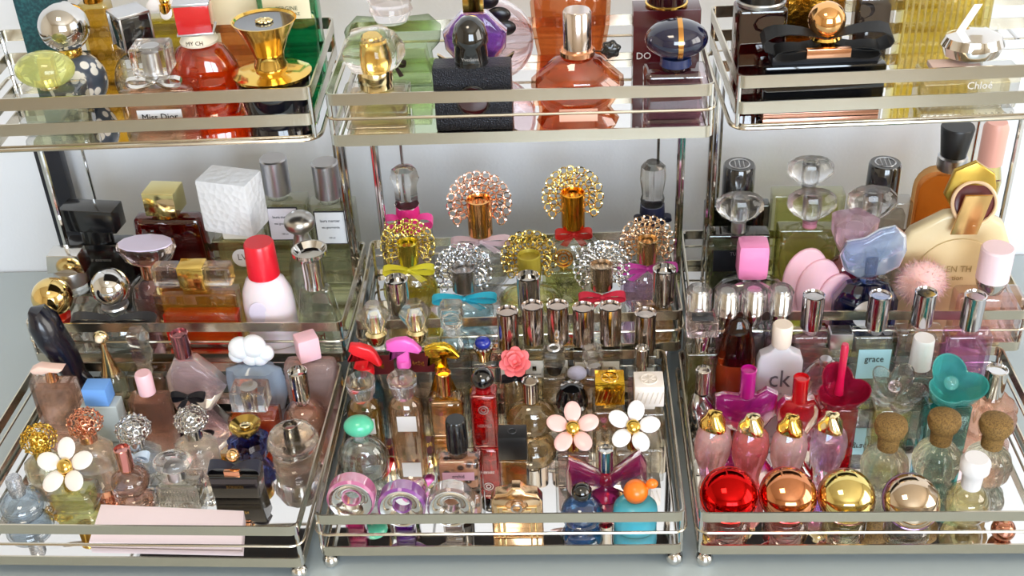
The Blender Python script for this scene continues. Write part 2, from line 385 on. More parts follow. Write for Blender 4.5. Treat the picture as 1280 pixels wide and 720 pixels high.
    def label(s, w, y1, y2, front, mat=WHITE, cx=0, part='label_plate', bev=0, th=.6):
        return s.box(part, mat, w, th, y1, y2, bev, cx=cx, cy=-front - th / 2 - .1)
    def text(s, txt, size, y, front, mat=BLACK, cx=0, tilt=0, sub=False, th=.12):
        cu = bpy.data.curves.new('t', 'FONT'); cu.body = txt; cu.size = size * s.s; cu.align_x = 'CENTER'; cu.align_y = 'CENTER'; cu.extrude = th * s.s; cu.resolution_u = 2
        o = bpy.data.objects.new('t', cu); COL.objects.link(o); bpy.context.view_layer.update()
        me = bpy.data.meshes.new_from_object(o.evaluated_get(bpy.context.evaluated_depsgraph_get())); bpy.data.objects.remove(o)
        me.materials.clear(); me.materials.append(mat); ob = bpy.data.objects.new('lettering', me); COL.objects.link(ob); ob.parent = s.r
        ob.location = (cx * s.s, (-front - .5) * s.s, s.Z(y)); ob.rotation_euler = (PI / 2 - math.radians(tilt), 0, 0); ob.scale = (1, s.v / s.s, 1); return s
    # ornaments --------------------------------------------------
    def halo(s, mat, R, y, cy=2, tilt=18, part='filigree_fan', n=0, cut=True):
        """open scrollwork fan: small curls and beads on a shallow dish round the cap"""
        rnd = random.Random(int(R * 100 + y)); mb = MB(); X = Matrix.Rotation(PI / 2 - math.radians(tilt), 3, 'X'); c = Vector((0, cy * s.s, s.Z(y))); u = R * s.s
        def P(a, r): return c + X @ Vector((u * r * math.cos(a), u * r * math.sin(a), -u * .28 * (1 - r * r)))
        lobes = 15
        for k in range(lobes):
            a = -PI * .22 + (PI * 1.44) * k / (lobes - 1)
            for (r0, rr) in ((.88, .12), (.66, .12), (.47, .09)):
                aa = a + rnd.uniform(-.06, .06); q = P(aa, r0)
                mb.torus(q, u * rr, u * .026, X @ Matrix.Rotation(rnd.uniform(-.5, .5), 3, 'X'), 9, 4)
            pts = [P(a + .16 * math.sin(t * 5), .3 + .66 * t) for t in [i / 5 for i in range(6)]]
            mb.tube(pts, u * .024, 4)
            q = P(a + .1, .97); mb.ball(q, u * .05, seg=6, ring=4)
            q = P(a - .08, .76); mb.ball(q, u * .045, seg=6, ring=4)
        for r0 in (.34, .8):
            mb.tube([P(-PI * .22 + PI * 1.44 * i / 24, r0 + .03 * math.sin(i * 2.2)) for i in range(25)], u * .024, 4)
        return s.out(mb, part, mat)
    def crown(s, mat, R, y, part='filigree_cap'):
        """wide low scrollwork dome that hides the top of a miniature's cap"""
        rnd = random.Random(int(R * 77 + y)); mb = MB(); c = Vector((0, 0, s.Z(y))); u = R * s.s; X = Matrix.Rotation(math.radians(24), 3, 'X')
        for r0, n in ((.0, 1), (.34, 6), (.64, 11), (.9, 16), (1.0, 18)):
            for k in range(n):
                a = 2 * PI * k / n + r0 * 3 + rnd.uniform(-.08, .08); h = .5 * math.sqrt(max(0, 1.02 - r0 * r0)) - (.16 if r0 == 1.0 else 0); nn = Vector((r0 * math.cos(a), r0 * math.sin(a), h * 1.4)).normalized()
                q = c + X @ Vector((u * r0 * math.cos(a), u * r0 * math.sin(a) * .9, u * (h - .2)))
                mb.torus(q, u * .155, u * .042, X @ nn.to_track_quat('Z', 'Y').to_matrix() @ Matrix.Rotation(rnd.uniform(-.4, .4), 3, 'X'), 9, 4)
                if (k + n) % 2: mb.ball(q + (X @ nn) * u * .1, u * .07, seg=6, ring=4)
        return s.out(mb, part, mat)
    def daisy(s, R, y, petal, heart, n=5, tilt=48, rot=.3, cy=0, inner=.27, name='petal', wid=.37):
        X = Matrix.Rotation(PI / 2 - math.radians(tilt), 3, 'X'); c = Vector((0, cy * s.s, s.Z(y))); u = R * s.s
        for k in range(n):
            a = 2 * PI * k / n + rot; mb = MB(); A = Matrix.Rotation(a, 3, 'Z')
            m = X @ A @ Matrix.Rotation(-.12, 3, 'Y')
            mb.ball(c + X @ A @ Vector((u * .62, 0, 0)), u, (.40, wid * .86, .055), 16, 8, mat=m); s.out(mb, name, petal)
        mb = MB(); mb.ball(c + X @ Vector((0, 0, u * .05)), u * inner, (1, 1, .6), 16, 10, mat=X); s.out(mb, 'flower_centre', heart); return s
    def rose(s, R, y, mat, part='flower_head'):
        mb = MB(); c = Vector((0, 0, s.Z(y))); u = R * s.s; X = Matrix.Rotation(math.radians(40), 3, 'X')
        for ring, n, t in ((.78, 7, .35), (.5, 6, .8), (.25, 4, 1.15)):
            for k in range(n):
                a = 2 * PI * k / n + ring * 2; A = Matrix.Rotation(a, 3, 'Z') @ Matrix.Rotation(-t, 3, 'Y')
                mb.ball(c + X @ Vector((u * ring * math.cos(a) * .8, u * ring * math.sin(a) * .8, u * (.5 - ring) * .5)), u * .36, (1, 1, .16), 10, 6, mat=X @ A)
        mb.ball(c, u * .2, seg=8, ring=6); return s.out(mb, part, mat)
    def bow(s, mat, W, y, cy=-4, H=12, tails=14, part='bow', droop=0, label=None, wide=3.5, th=.35):
        """two looped ends, a knot and two tails of flat ribbon"""
        mb = MB(); U = s.s; o = Vector((0, cy * U, s.Z(y)))
        for sg in (-1, 1):
            pts = []; sd = []
            for i in range(15):
                t = 2 * PI * i / 14; x = sg * (W / 2) * (1 - math.cos(t)) / 2; zz = H / 2 * math.sin(t) * (.35 + .65 * (1 - math.cos(t)) / 2)
                pts.append(o + Vector((x * U, 0, (zz - droop * abs(x) / W) * U))); wv = wide * (.45 + .55 * (1 - math.cos(t)) / 2); sd.append(Vector((0, wv * U, wv * U * .35)))
            mb.strip(pts, sd, th * U)
            if tails:
                pts = [o + Vector((sg * tt * W * .28 * U, -2 * tt * U, -tt * tails * U)) for tt in (0, .33, .66, 1)]
                mb.strip(pts, [Vector((wide * .8 * (.5 + .5 * q) * U, 0, sg * wide * .3 * U)) for q in (0, .4, .8, 1)], th * U)
        mb.ball(o + Vector((0, -1.5 * U, 0)), 3.4 * U * min(1, H / 12 + .25), (1, .8, .9), 12, 8); return s.out(mb, part, mat, label)
def circ(cx, cy, rx, ry, n=32, a0=0): return [(cx + rx * math.cos(2 * PI * i / n + a0), cy + ry * math.sin(2 * PI * i / n + a0)) for i in range(n)]
def rrect(cx, y1, y2, w, r, n=5):
    o = []
    for (sx, yy, a0) in ((1, y1, -90), (1, y2, 0), (-1, y2, 90), (-1, y1, 180)):
        X = cx + sx * (w / 2 - r); Y = yy + (r if yy == y1 else -r)
        for i in range(n + 1): a = math.radians(a0 + 90 * i / n); o.append((X + r * math.cos(a), Y + r * math.sin(a)))
    return o
def sph(r, y1, y2, n=10, neck=0, base=.45):   # round profile between two image heights, open to a neck above and a flat foot below
    c = (y1 + y2) / 2; h = (y2 - y1) / 2; o = []
    a0 = math.acos(min(1, neck / r)) if neck else PI / 2 * .98; a1 = math.acos(base)
    for i in range(n + 1):
        a = a0 - (a0 + a1) * i / n; o.append((r * math.cos(a), 0, math.sin(a)))
    s0, s1 = o[0][2], o[-1][2]
    return [(r_, y1 + (s0 - q) / (s0 - s1) * (y2 - y1)) for r_, _, q in o]
# ---------------------------------------------------------------- room: counter, wall
def struct(o): o['kind'] = 'structure'; return o
def paint(c, c2, rough, sc=3, bs=0):
    m, nt, o = newmat('painted'); b = nt.nodes.new('ShaderNodeBsdfPrincipled'); b.inputs['Roughness'].default_value = rough
    tc = nt.nodes.new('ShaderNodeTexCoord'); t = nt.nodes.new('ShaderNodeTexNoise'); t.inputs['Scale'].default_value = sc
    nt.links.new(tc.outputs['Object'], t.inputs['Vector']); mx = nt.nodes.new('ShaderNodeMix'); mx.data_type = 'RGBA'
    mx.inputs['A'].default_value = srgb(c); mx.inputs['B'].default_value = srgb(c2); nt.links.new(t.outputs[0], mx.inputs['Factor'])
    nt.links.new(mx.outputs['Result'], b.inputs['Base Color']); nt.links.new(b.outputs[0], o.inputs[0])
    if bs: bump(nt, b, bs, .15)
    return m
WALL_Y = .42
mb = MB(); mb.box((0, WALL_Y + .05, .6), (3.6, .1, 2.6)); struct(mb.build('wall_back', paint('e6e9ef', 'e1e4ea', .45, 3, 300)))
mb = MB(); mb.box((0, -.0255, -.02), (2.6, .889, .04), .006); ct = mb.build('countertop', paint('b4c0c4', 'adb9be', .3, 4))
tag(ct, 'pale blue-grey countertop carrying the three perfume racks', 'countertop')
mb = MB(); mb.box((0, -.005, -.47), (2.56, .84, .86), .004); cb = mb.build('base_cabinet', paint('e2e0da', 'dcdad4', .5)); tag(cb, 'white base cabinet under the countertop', 'cabinet')
mb = MB(); mb.box((0, -1.0, -.95), (5, 3.9, .1)); struct(mb.build('floor', paint('b09a7c', 'a18a6c', .45, 8)))
mb = MB(); mb.box((0, -1.0, 1.95), (5, 3.9, .1)); ce = struct(mb.build('ceiling', paint('ddd2c0', 'd8ccb9', .7)))
mb = MB(); mb.box((-2.45, -1.0, .5), (.1, 3.9, 2.8)); struct(mb.build('wall_left', paint('e6dcc8', 'e2d6c2', .6)))
# wall with a window on the right, wall with a window behind the camera: built round their openings
wp = paint('e4d9c4', 'dfd3bd', .6)
def windowed(name, axis, pos, a0, a1, wa0, wa1, wz0, wz1):
    mb = MB(); z0, z1 = -.9, 1.9
    def bx(p0, p1, q0, q1):
        c = ((p0 + p1) / 2, pos, (q0 + q1) / 2); d = (p1 - p0, .1, q1 - q0)
        if axis == 'x': c = (c[1], c[0], c[2]); d = (d[1], d[0], d[2])
        mb.box(c, d)
    bx(a0, wa0, z0, z1); bx(wa1, a1, z0, z1); bx(wa0, wa1, z0, wz0); bx(wa0, wa1, wz1, z1)
    struct(mb.build(name, wp)); mb = MB(); t = .04
    for p0, p1, q0, q1 in ((wa0, wa0 + t, wz0, wz1), (wa1 - t, wa1, wz0, wz1), (wa0 + t, wa1 - t, wz0, wz0 + t), (wa0 + t, wa1 - t, wz1 - t, wz1), ((wa0 + wa1) / 2 - t / 2, (wa0 + wa1) / 2 + t / 2, wz0 + t, wz1 - t)):
        bx(p0, p1, q0, q1)
    struct(mb.build('window_' + ('1' if axis == 'y' else '2'), paint('f4f3f0', 'f0efec', .4)))
windowed('wall_front', 'y', -2.9, -2.5, 2.5, -.3, 1.5, .2, 1.6)
windowed('wall_right', 'x', 2.4, -2.9, .9, -1.9, -.2, .1, 1.6)
def sun_window(name, loc, rot, sx, sy, e, col):
    l = bpy.data.lights.new(name, 'AREA'); l.shape = 'RECTANGLE'; l.size = sx; l.size_y = sy; l.energy = e; l.color = col
    o = bpy.data.objects.new(name, l); COL.objects.link(o); o.location = loc; o.rotation_euler = rot; return o
sun_window('daylight_front', (.6, -2.98, .9), (PI / 2, 0, 0), 1.8, 1.4, 92, (.76, .88, 1))
sun_window('daylight_right', (2.48, -1.05, .85), (0, PI / 2, 0), 1.5, 1.7, 42, (1, .93, .82))
# ceiling lamp
l = sun_window('ceiling_lamp_light', (-.35, -.9, 1.83), (0, 0, 0), .5, .5, 9, (1, .86, .66))
lamp = bpy.data.objects.new('ceiling_lamp', None); COL.objects.link(lamp); lamp.location = (-.35, -.9, 1.9); tag(lamp, 'flat square ceiling lamp above the counter', 'lamp')
mb = MB(); mb.box((0, 0, -.03), (.56, .56, .05), .01); mb.build('lamp_body', solid('efe9dc', .5), lamp)
w = bpy.data.worlds.new('sky'); S.world = w; w.use_nodes = True; bg = w.node_tree.nodes['Background']; bg.inputs[0].default_value = (.8, .86, 1, 1); bg.inputs[1].default_value = .9
# ---------------------------------------------------------------- racks
def loop(w, d, r, n=5):
    o = []
    for cx, cy, a0 in ((w / 2 - r, d - r, 0), (-w / 2 + r, d - r, 90), (-w / 2 + r, r, 180), (w / 2 - r, r, 270)):
        for i in range(n + 1): a = math.radians(a0 + 90 * i / n); o.append((cx + r * math.cos(a), cy + r * math.sin(a)))
    return o
def band(mb, T, w, d, z0, z1, th=.0012, r=.006):
    O = loop(w, d, r); I = loop(w - 2 * th, d - 2 * th, r - th); I = [(x, y + th) for x, y in I]; n = len(O)
    v = [T @ Vector((x, y, z)) for L, z in ((O, z0), (O, z1), (I, z1), (I, z0)) for x, y in L]; f = []
    for k in range(4):
        q = (k + 1) % 4
        for i in range(n): j = (i + 1) % n; f.append((k * n + i, k * n + j, q * n + j, q * n + i))
    mb.add(v, f)
RACKL = {1: 'left chrome three-tier rack crowded with bottles, running out of the left edge', 2: 'middle chrome three-tier rack with mirrored shelves, between the other two racks', 3: 'right chrome three-tier rack with mirrored shelves, holding the pink and blue bottles'}
def mirror_mat():
    m, nt, o = newmat('mirror'); b = nt.nodes.new('ShaderNodeBsdfPrincipled'); b.inputs['Base Color'].default_value = (.80, .79, .78, 1)
    b.inputs['Metallic'].default_value = 1; b.inputs['Roughness'].default_value = .025; nt.links.new(b.outputs[0], o.inputs[0]); return m
MIRROR = mirror_mat(); BACKING = solid('2a211c', .6)
for u in (1, 2, 3):
    R = bpy.data.objects.new('tiered_rack', None); COL.objects.link(R); x, y, a, z, w_, d_ = TR['B%d' % u]; tag(R, RACKL[u], 'rack', 'chrome three-tier racks')
    for k, nm in (('B', 'lower_tray'), ('M', 'middle_tray'), ('T', 'upper_tray')):
        x, y, a, z, w, d = TR[k + str(u)]; T = tmat(k + str(u)); two = k == 'T' and u != 2
        mb = MB()
        band(mb, T, w, d, -.0092 if two else -.0085, 0)
        fr = mb.build(nm, RAIL, R)
        mb = MB()
        if two: band(mb, T, w, d, -.0285, -.0195)
        else: mb.tube([T @ Vector((px, py, -.0185)) for px, py in loop(w + .003, d + .003, .009)], .0011, 6, True)
        mb.build('middle_rail', RAIL, fr)
        mb = MB()
        if two: mb.tube([T @ Vector((px, py, -.0395)) for px, py in loop(w + .004, d + .004, .012)], .0016, 8, True)
        else: band(mb, T, w, d, -.0395, -.031)
        mb.build('lower_rail', RAIL, fr)
        for px, py in ((w / 2 - .002, .003), (-w / 2 + .002, .003), (w / 2 - .002, d - .003), (-w / 2 + .002, d - .003)):
            mb = MB(); mb.tube([T @ Vector((px, py, -.039)), T @ Vector((px, py, -.0005))], .0016, 8); mb.build('corner_pin', CHROME, fr)
        P = [(px * .992, py) for px, py in loop(w - .004, d - .004, .005)]; n = len(P)
        mb = MB(); v = [T @ Vector((px, py + .002, zz)) for zz in (-.0395, -FLOOR_DROP) for px, py in P]
        mb.add(v, [tuple(reversed(range(n))), tuple(range(n, 2 * n))] + [(i, (i + 1) % n, n + (i + 1) % n, n + i) for i in range(n)], True)
        pn = mb.build('mirror_panel', MIRROR, fr)
        mb = MB(); v = [T @ Vector((px * .97, py * .985 + .003, zz)) for zz in (-.0408, -.0396) for px, py in P]
        mb.add(v, [tuple(reversed(range(n))), tuple(range(n, 2 * n))] + [(i, (i + 1) % n, n + (i + 1) % n, n + i) for i in range(n)], True)
        mb.build('backing_board', BACKING, fr)
    # posts: from the counter up beside the middle tray to the upper tray, twin rods at the sides and one at the back
    TT = tmat('T%d' % u); TB = tmat('B%d' % u); TM = tmat('M%d' % u); wt, dt = TR['T%d' % u][4:]; wm, dm = TR['M%d' % u][4:]; wb, db = TR['B%d' % u][4:]
    zt = TR['T%d' % u][3]; zm = TR['M%d' % u][3]
    for sg in (-1, 1):
        for (p, q) in ((.1315, 0), (.1275, .003)):
            a = TT @ Vector((sg * (wt / 2 - .006 - q), p, -.0395)); mb = MB()
            b = Vector((a.x, a.y, .0)); mb.tube([a, Vector((a.x, a.y, zm - .02)), Vector((b.x, b.y, .003))], .0021, 8); mb.build('upright_post', CHROME, R)
        a = TT @ Vector((sg * (wt / 2 - .022), dt + .044, -.038)); mb = MB(); mb.tube([TT @ Vector((sg * (wt / 2 - .022), dt, -.038)), a, Vector((a.x, a.y + .004, .003))], .0014, 8); mb.build('back_rod', CHROME, R)
        # lower and middle tray share a short post; ball feet under the lower tray
        for py in (.006, db - .008):
            c = TB @ Vector((sg * (wb / 2 - .006), py, 0)); mb = MB(); mb.ball((c.x, c.y, .0063), .0063, seg=20, ring=12); mb.tube([(c.x, c.y, .010), (c.x, c.y, .0165)], .0025, 8); mb.build('ball_foot', CHROME, R)
        c = TM @ Vector((sg * (wm / 2 - .004), dm - .006, 0)); mb = MB(); mb.tube([(c.x, c.y, .001), (c.x, c.y, zm - .0395)], .0021, 8); mb.build('rear_leg', CHROME, R)
        c0 = TM @ Vector((sg * (wm / 2 - .012), .004, -.0385)); mb = MB(); mb.tube([c0, Vector((c0.x - sg * .006, TB.translation.y + db - .006 , .0165))], .0018, 8); mb.build('joining_rod', CHROME, R)
S.view_settings.view_transform = 'Standard'; S.view_settings.look = 'None'; S.view_settings.gamma = 1; S.view_settings.use_curve_mapping = False
S.view_settings.exposure = 0.06
S.render.engine = 'CYCLES'; cy = S.cycles; cy.max_bounces = 20; cy.transmission_bounces = 16; cy.transparent_max_bounces = 40; cy.glossy_bounces = 8; cy.diffuse_bounces = 4
cy.caustics_reflective = True; cy.caustics_refractive = True; cy.blur_glossy = .6; cy.sample_clamp_indirect = 6; cy.use_denoising = True
# ================================================================ LEFT RACK, UPPER TRAY
b = B('round white-daisy-patterned bottle with a huge silver ball cap, upper left', 'T1', 72, 2, 132)
b.lathe('bottle_body', pattern('f4f1ea', '5a6474', 'voronoi', 130, .40, .46, .25, c3='4a5464'), sph(37, 66, 132, 12, 12)); b.lathe('collar', GOLD, [(13, 58), (14, 60), (14, 67), (13, 69)]); b.ball('ball_cap', CHROME, 31, 32)
b = B('clear square bottle with a yellow-green oval glass cap, at upper far left', 'T1', 50, 64, 163)
b.jar(84, 44, 106, None, 'e8ecc0', 128, bev=8); b.lathe('neck', PGOLD, [(12, 92), (12, 108)]); b.ball('oval_cap', crystal('eaf08a', clear=.185), 37, 86, (1, .72, .62)); b.box('cap_core', PGOLD, 16, 12, 74, 100, 2, cx=4, sub=True)
b = B('dark teal textured gift box at the back left of the top shelf', 'T1', 36, -55, 100, name='gift_box', cat='box')
b.box('box_body', pattern('0e3a44', '1f5a60', 'noise', 400, .4, .65, .5), 58, 26, -40, 100, 1.5); b.box('box_lid', pattern('0e3a44', '1f5a60', 'noise', 300, .4, .65, .5), 60, 28, -55, -38, 1.5)
b = B('tall amber-yellow faceted bottle behind the silver ball cap', 'T1', 108, -35, 104)
b.jar(38, 26, 0, None, 'dcae3c', 12, g=glass('f3dc8c'), bev=5, dens=.4); b.lathe('cap', metal('c98a2a', .2, 300), [(9, -34), (11, -32), (12, 0)])
b = B('round clear bottle with a tilted black cube cap edged in silver', 'T1', 158, 8, 132)
b.pot(sph(34, 62, 132, 12, 9), 'e2ddd0', 95); b.lathe('collar', SILVER, [(10, 54), (11, 62)]); b.box('cube_cap', solid('111214', .12, coat=1), 38, 38, 16, 54, 1.2, rot=38); b.box('cap_edge', SILVER, 40, 40, 12, 15.4, .6, rot=38, sub=True)
for sx, sy in ((1, 1), (1, -1), (-1, 1), (-1, -1)):
    a = math.radians(38); x, y = sx * 19, sy * 19; b.box('cap_rib', SILVER, 2.4, 2.4, 15, 54, .4, cx=x * math.cos(a) - y * math.sin(a), cy=x * math.sin(a) + y * math.cos(a), rot=38, sub=True)
b = B('rectangular peach perfume bottle with clear cube cap and silver bow at its neck', 'T1', 187, 47, 158)
b.jar(94, 38, 102, None, 'eab28c', 108, g=glass('fbece4'), bev=7, dens=.2); b.box('cube_cap', crystal(clear=.12), 46, 38, 52, 86, 2.5, seg=1); b.lathe('cap_core', SILVER, [(11, 60), (12, 86)], sub=True)
b.lathe('neck', SILVER, [(13, 88), (14, 102)]); b.bow(metal('dcdad6', .12), 70, 93, -16, 16, 10, label='silver metal bow'); b.label(56, 126, 146, 19, WHITE); b.text('Miss Dior', 11.5, 135, 20)
b = B('low yellow bottle topped with white petals, behind the black cube cap', 'T1', 203, -12, 100)
b.jar(60, 26, 18, None, 'c9b42c', 24, g=glass('ece08a'), bev=6, dens=.4); b.lathe('neck', GOLD, [(8, 4), (9, 18)]); b.daisy(24, 0, solid('eeeef4', .4), GOLD, 5, 25, 1.0)
b = B('flame-orange rounded bottle with a red cube cap and pale lettered collar', 'T1', 237, -4, 140)
b.pot([(16, 50), (30, 58), (42, 78), (47, 100), (46, 122), (38, 140)], 'e0521a', 60, g=glass('ff9a54', bs=60, bstr=.3), dens=.45, k=.92, sy=.6); b.lathe('collar', solid('e9dfcd', .3), [(18, 39), (24, 49), (23, 52)]); b.text('MY CH', 7, 46, 23)
b.box('cube_cap', solid('c4141e', .15, coat=1, bs=120, bstr=.3), 42, 36, 3, 37, 1, rot=6); b.box('cap_frame', SILVER, 45, 39, 0, 3, .8, rot=6, sub=True); b.box('cap_foot', SILVER, 45, 39, 35.5, 38, .8, rot=6, sub=True)
b = B('black bottle crowned by a flared gold cup cap on a wide gold saucer', 'T1', 329, 26, 152)
b.lathe('bottle_body', solid('0a0c18', .06, coat=1), [(40, 94), (47, 98), (44, 125), (38, 152)], sy=.85); b.lathe('saucer', GOLD, [(18, 84), (40, 86), (50, 90), (50, 93), (44, 95)], sy=.9)
b.lathe('flared_cap', GOLD, [(20, 88), (21, 80), (18, 73), (20, 64), (28, 46), (40, 26), (38, 26), (34, 32), (2, 34)], label='flared gold cap with a dark blue dish'); b.lathe('cap_dish', solid('1d2a3a', .15, coat=1), [(1, 30), (36, 28.5), (36, 30), (1, 33)], sub=True); b.ball('cap_boss', PGOLD, 10, 28, (1, .8, .35), sub=True, disp=lambda q: 1 + .18 * math.sin(9 * math.atan2(q.y, q.x)))
b = B('cream and orange bottle behind the gold cup cap', 'T1', 290, -30, 100)
b.jar(62, 24, -10, None, 'd97f38', 28, g=glass('f3e6c6', dens=.2), bev=7, dens=.6); b.box('cream_panel', solid('e6dcba', .4), 54, 1, -8, 24, .4, cy=-12.6, sub=True); b.lathe('cap', PGOLD, [(12, -30), (13, -10)])
b = B('tall emerald-green ribbed glass bottle with a cream label', 'T1', 362, -55, 105)
b.jar(74, 30, -40, None, '1f8a5a', -20, g=glass('6fd3a4', bs=45, bstr=.5), bev=5, dens=.3); b.lathe('cap', GOLD, [(14, -55), (15, -40)]); b.label(58, -22, 15, 16.5, solid('e9e3c4', .6)); b.text('PERGINE', 7, 2, 17, solid('4a5a40', .5)); b.text('FROM DUPAZ', 5, 9, 17, solid('4a5a40', .5))
# ================================================================ MIDDLE RACK, UPPER TRAY
b = B('champagne square bottle with gold collar and a fat clear flower-shaped cap', 'T2', 463, 38, 155)
b.jar(84, 42, 106, None, 'd9b884', 112, bev=7, dens=.2, g=glass('faf2e6')); b.lathe('neck', PGOLD, [(20, 98), (21, 106)]); b.lathe('flower_cap', crystal('fdfbf6', clear=.12), [(12, 38), (28, 42), (37, 56), (37, 68), (28, 82), (20, 85)], wave=.09, nw=5, seg=40); b.lathe('cap_core', GOLD, [(10, 52), (12, 54), (12, 82)], sub=True); b.lathe('collar', PGOLD, [(21, 84), (22, 86), (22, 98)])
b = B('large pale green bottle with broad rounded shoulders and ringed pink-tinted neck', 'T2', 476, -30, 106)
b.plate('glass_body', glass('dcebd4', bs=30, bstr=.2), [(-22, 22), (22, 22), (45, 20), (60, 34), (58, 50), (46, 62), (50, 106), (-50, 106), (-46, 62), (-58, 50), (-60, 34), (-45, 20)], 30, 8); b.plate('liquid', liquid('c3d3a2', .2), [(-40, 56), (40, 56), (46, 102), (-46, 102)], 24, 4, sub=True)
b.lathe('ringed_neck', crystal('f8eef0', clear=.28), [(26, -30), (28, -26), (25, -20), (28, -14), (25, -8), (28, -2), (25, 4), (27, 10), (20, 24)]); b.bow(solid('2a1416', .5), 30, 72, -18, 8, 16, label='small dark ribbon')
b = B('black glitter-coated block bottle with a glossy black dome cap', 'T2', 586, 20, 156)
m_, nt_, o_ = newmat('glitter'); p_ = nt_.nodes.new('ShaderNodeBsdfPrincipled'); p_.inputs['Base Color'].default_value = (.012, .013, .02, 1); p_.inputs['Roughness'].default_value = .28; p_.inputs['Metallic'].default_value = .4; bump(nt_, p_, 900, .9, 'voronoi', .0006); nt_.links.new(p_.outputs[0], o_.inputs[0])
b.box('bottle_body', m_, 98, 34, 76, 156, 3); b.lathe('neck_ring', BLACK, [(21, 72), (21, 76)]); b.lathe('dome_cap', solid('0a0a0c', .08, coat=1), [(2, 20), (10, 22), (18, 30), (22, 42), (22.5, 50), (20.5, 53), (20.5, 72)]); b.text('YvesSaint', 5.5, 64, 22.6, SILVER)
mb = MB(); mb.torus((0, -17.4 * b.s, b.Z(118)), 20 * b.s, 1.4 * b.s, Matrix.Rotation(PI / 2, 3, 'X'), 32); mb.build('window_ring', BLACK, b.last); mb = MB(); mb.ball((0, -16.8 * b.s, b.Z(118)), 19 * b.s, (1, .1, 1)); mb.build('round_window', solid('3c0f14', .1, coat=1), b.last)
b = B('violet faceted gem bottle gripped by pale gold claws, behind the black dome cap', 'T2', 590, -20, 124)
b.plate('gem_body', crystal('7a3fb0', clear=.2, ior=1.6), [(-16, 12), (16, 12), (40, 36), (38, 56), (20, 78), (-20, 78), (-38, 56), (-40, 36)], 24, 8); b.lathe('dark_base', BLACK, [(30, 76), (36, 80), (36, 124)], sy=.4); b.box('gold_cap', GOLD, 26, 14, -20, 12, 2)
for sg in (-1, 1): b.plate('gold_claw', PGOLD, [(sg * 20, 78), (sg * 48, 60), (sg * 42, 74), (sg * 26, 82)], 6, 1, cy=-9)
b = B('round lilac crackle-glass bottle with black petals, behind the black glitter bottle', 'T2', 616, -40, 98)
b.plate('glass_body', crystal('e3cdd6', bs=55, bstr=.8, clear=.4), circ(0, 48, 50, 50), 22, 8); b.lathe('neck', GOLD, [(8, -30), (8, -2)])
for i, (x, y) in enumerate(((-6, -6), (8, 12), (14, 28))): b.ball('black_petal', solid('0d0a10', .3), 15, y, (1, .35, .7), cx=x, cy=-14)
b = B('large faceted amber-pink bottle with silver cylinder cap and a black flower seal', 'T2', 721, 12, 150)
b.pot([(19, 65), (30, 70), (59, 96), (60, 108), (42, 134), (54, 150)], 'e08a3c', 88, g=glass('fbcfb4', dens=.3), seg=9, flat=True, sy=.62, k=.9, rot=.2); b.lathe('collar', ROSE, [(20, 58), (22, 60), (22, 65)]); b.lathe('cylinder_cap', metal('dccfca', .14), [(16, 12), (17.5, 14), (17.5, 58)])
b.box('pink_plate', solid('f0b9a4', .2), 48, 1, 121, 137, .4, cy=-33); mb = MB(); mb.tube([(18 * b.s, -4 * b.s, b.Z(61)), (32 * b.s, -8 * b.s, b.Z(60))], .9 * b.s); b.out(mb, 'cord', BLACK); b.ball('seal', BLACK, 12, 58, (1, .5, .95), cx=41, cy=-8, disp=lambda q: 1 + .1 * math.sin(6 * math.atan2(q.z, q.x)))
b = B('second faceted amber bottle, larger and behind the one with the black flower seal', 'T2', 707, -90, 100)
b.pot([(20, -50), (34, -40), (52, -5), (50, 30), (44, 62), (48, 100)], 'dc7f3a', -10, g=glass('f6c3a0', dens=.3), seg=9, flat=True, sy=.5, k=.9); b.lathe('cylinder_cap', SILVER, [(17, -90), (18, -88), (18, -50)])
b = B('dark red upright perfume carton on the middle top shelf', 'T2', 833, 6, 108, name='perfume_carton', cat='box')
b.box('carton', solid('4a0812', .25, coat=.4), 82, 36, 6, 108, .8); b.text('DO', 12, 61, 18.5, WHITE, cx=-28); ctop = b.base.z + b.h; cb_ = b
b = B('dark bottle with a gold rim standing on the dark red carton', 'T2', 836, -60, -1.5, z0=floor_z('T2'))
P = cb_.base + Vector((0, 0, cb_.h)); b.r.location = P + Vector((0, 0, .0003))
b.s = cb_.s * .97; b.v = cb_.v; b.lathe('bottle_body', solid('280a10', .1, coat=1), [(14, -40), (24, -34), (25, -6), (24, -5)]); b.lathe('gold_rim', GOLD, [(25, -6), (27, -5), (27, -3), (24, -1.5)]); b.lathe('cap', BLACK, [(12, -60), (13, -58), (13, -40)])
b = B('pink-violet square bottle under a midnight-blue pebble cap with a gold strap', 'T2', 852, 24, 148)
b.jar(80, 44, 82, None, '9a5468', 100, bev=9, dens=.25, g=glass('f3e4ea')); b.lathe('collar', solid('22305a', .2, coat=.6), [(19, 68), (20, 78)]); b.lathe('neck', CR, [(16, 78), (17, 84)]); b.ball('pebble_cap', solid('0b1030', .08, coat=1, bs=90, bstr=.12), 39, 47, (1, .78, .62), ring=20)
mb = MB(); mb.torus((2 * b.s, 0, b.Z(47)), 31.5 * b.s, 1, Matrix.Rotation(PI / 2, 3, 'Y')) if 0 else mb.strip([(3 * b.s, 31.2 * b.s * math.cos(t), b.Z(47) + 25 * b.s * math.sin(t)) for t in [2 * PI * i / 36 for i in range(37)]], [(3 * b.s, 0, 0)] * 37, .7 * b.s); b.out(mb, 'gold_strap', metal('e2a45a', .15), sub=True)
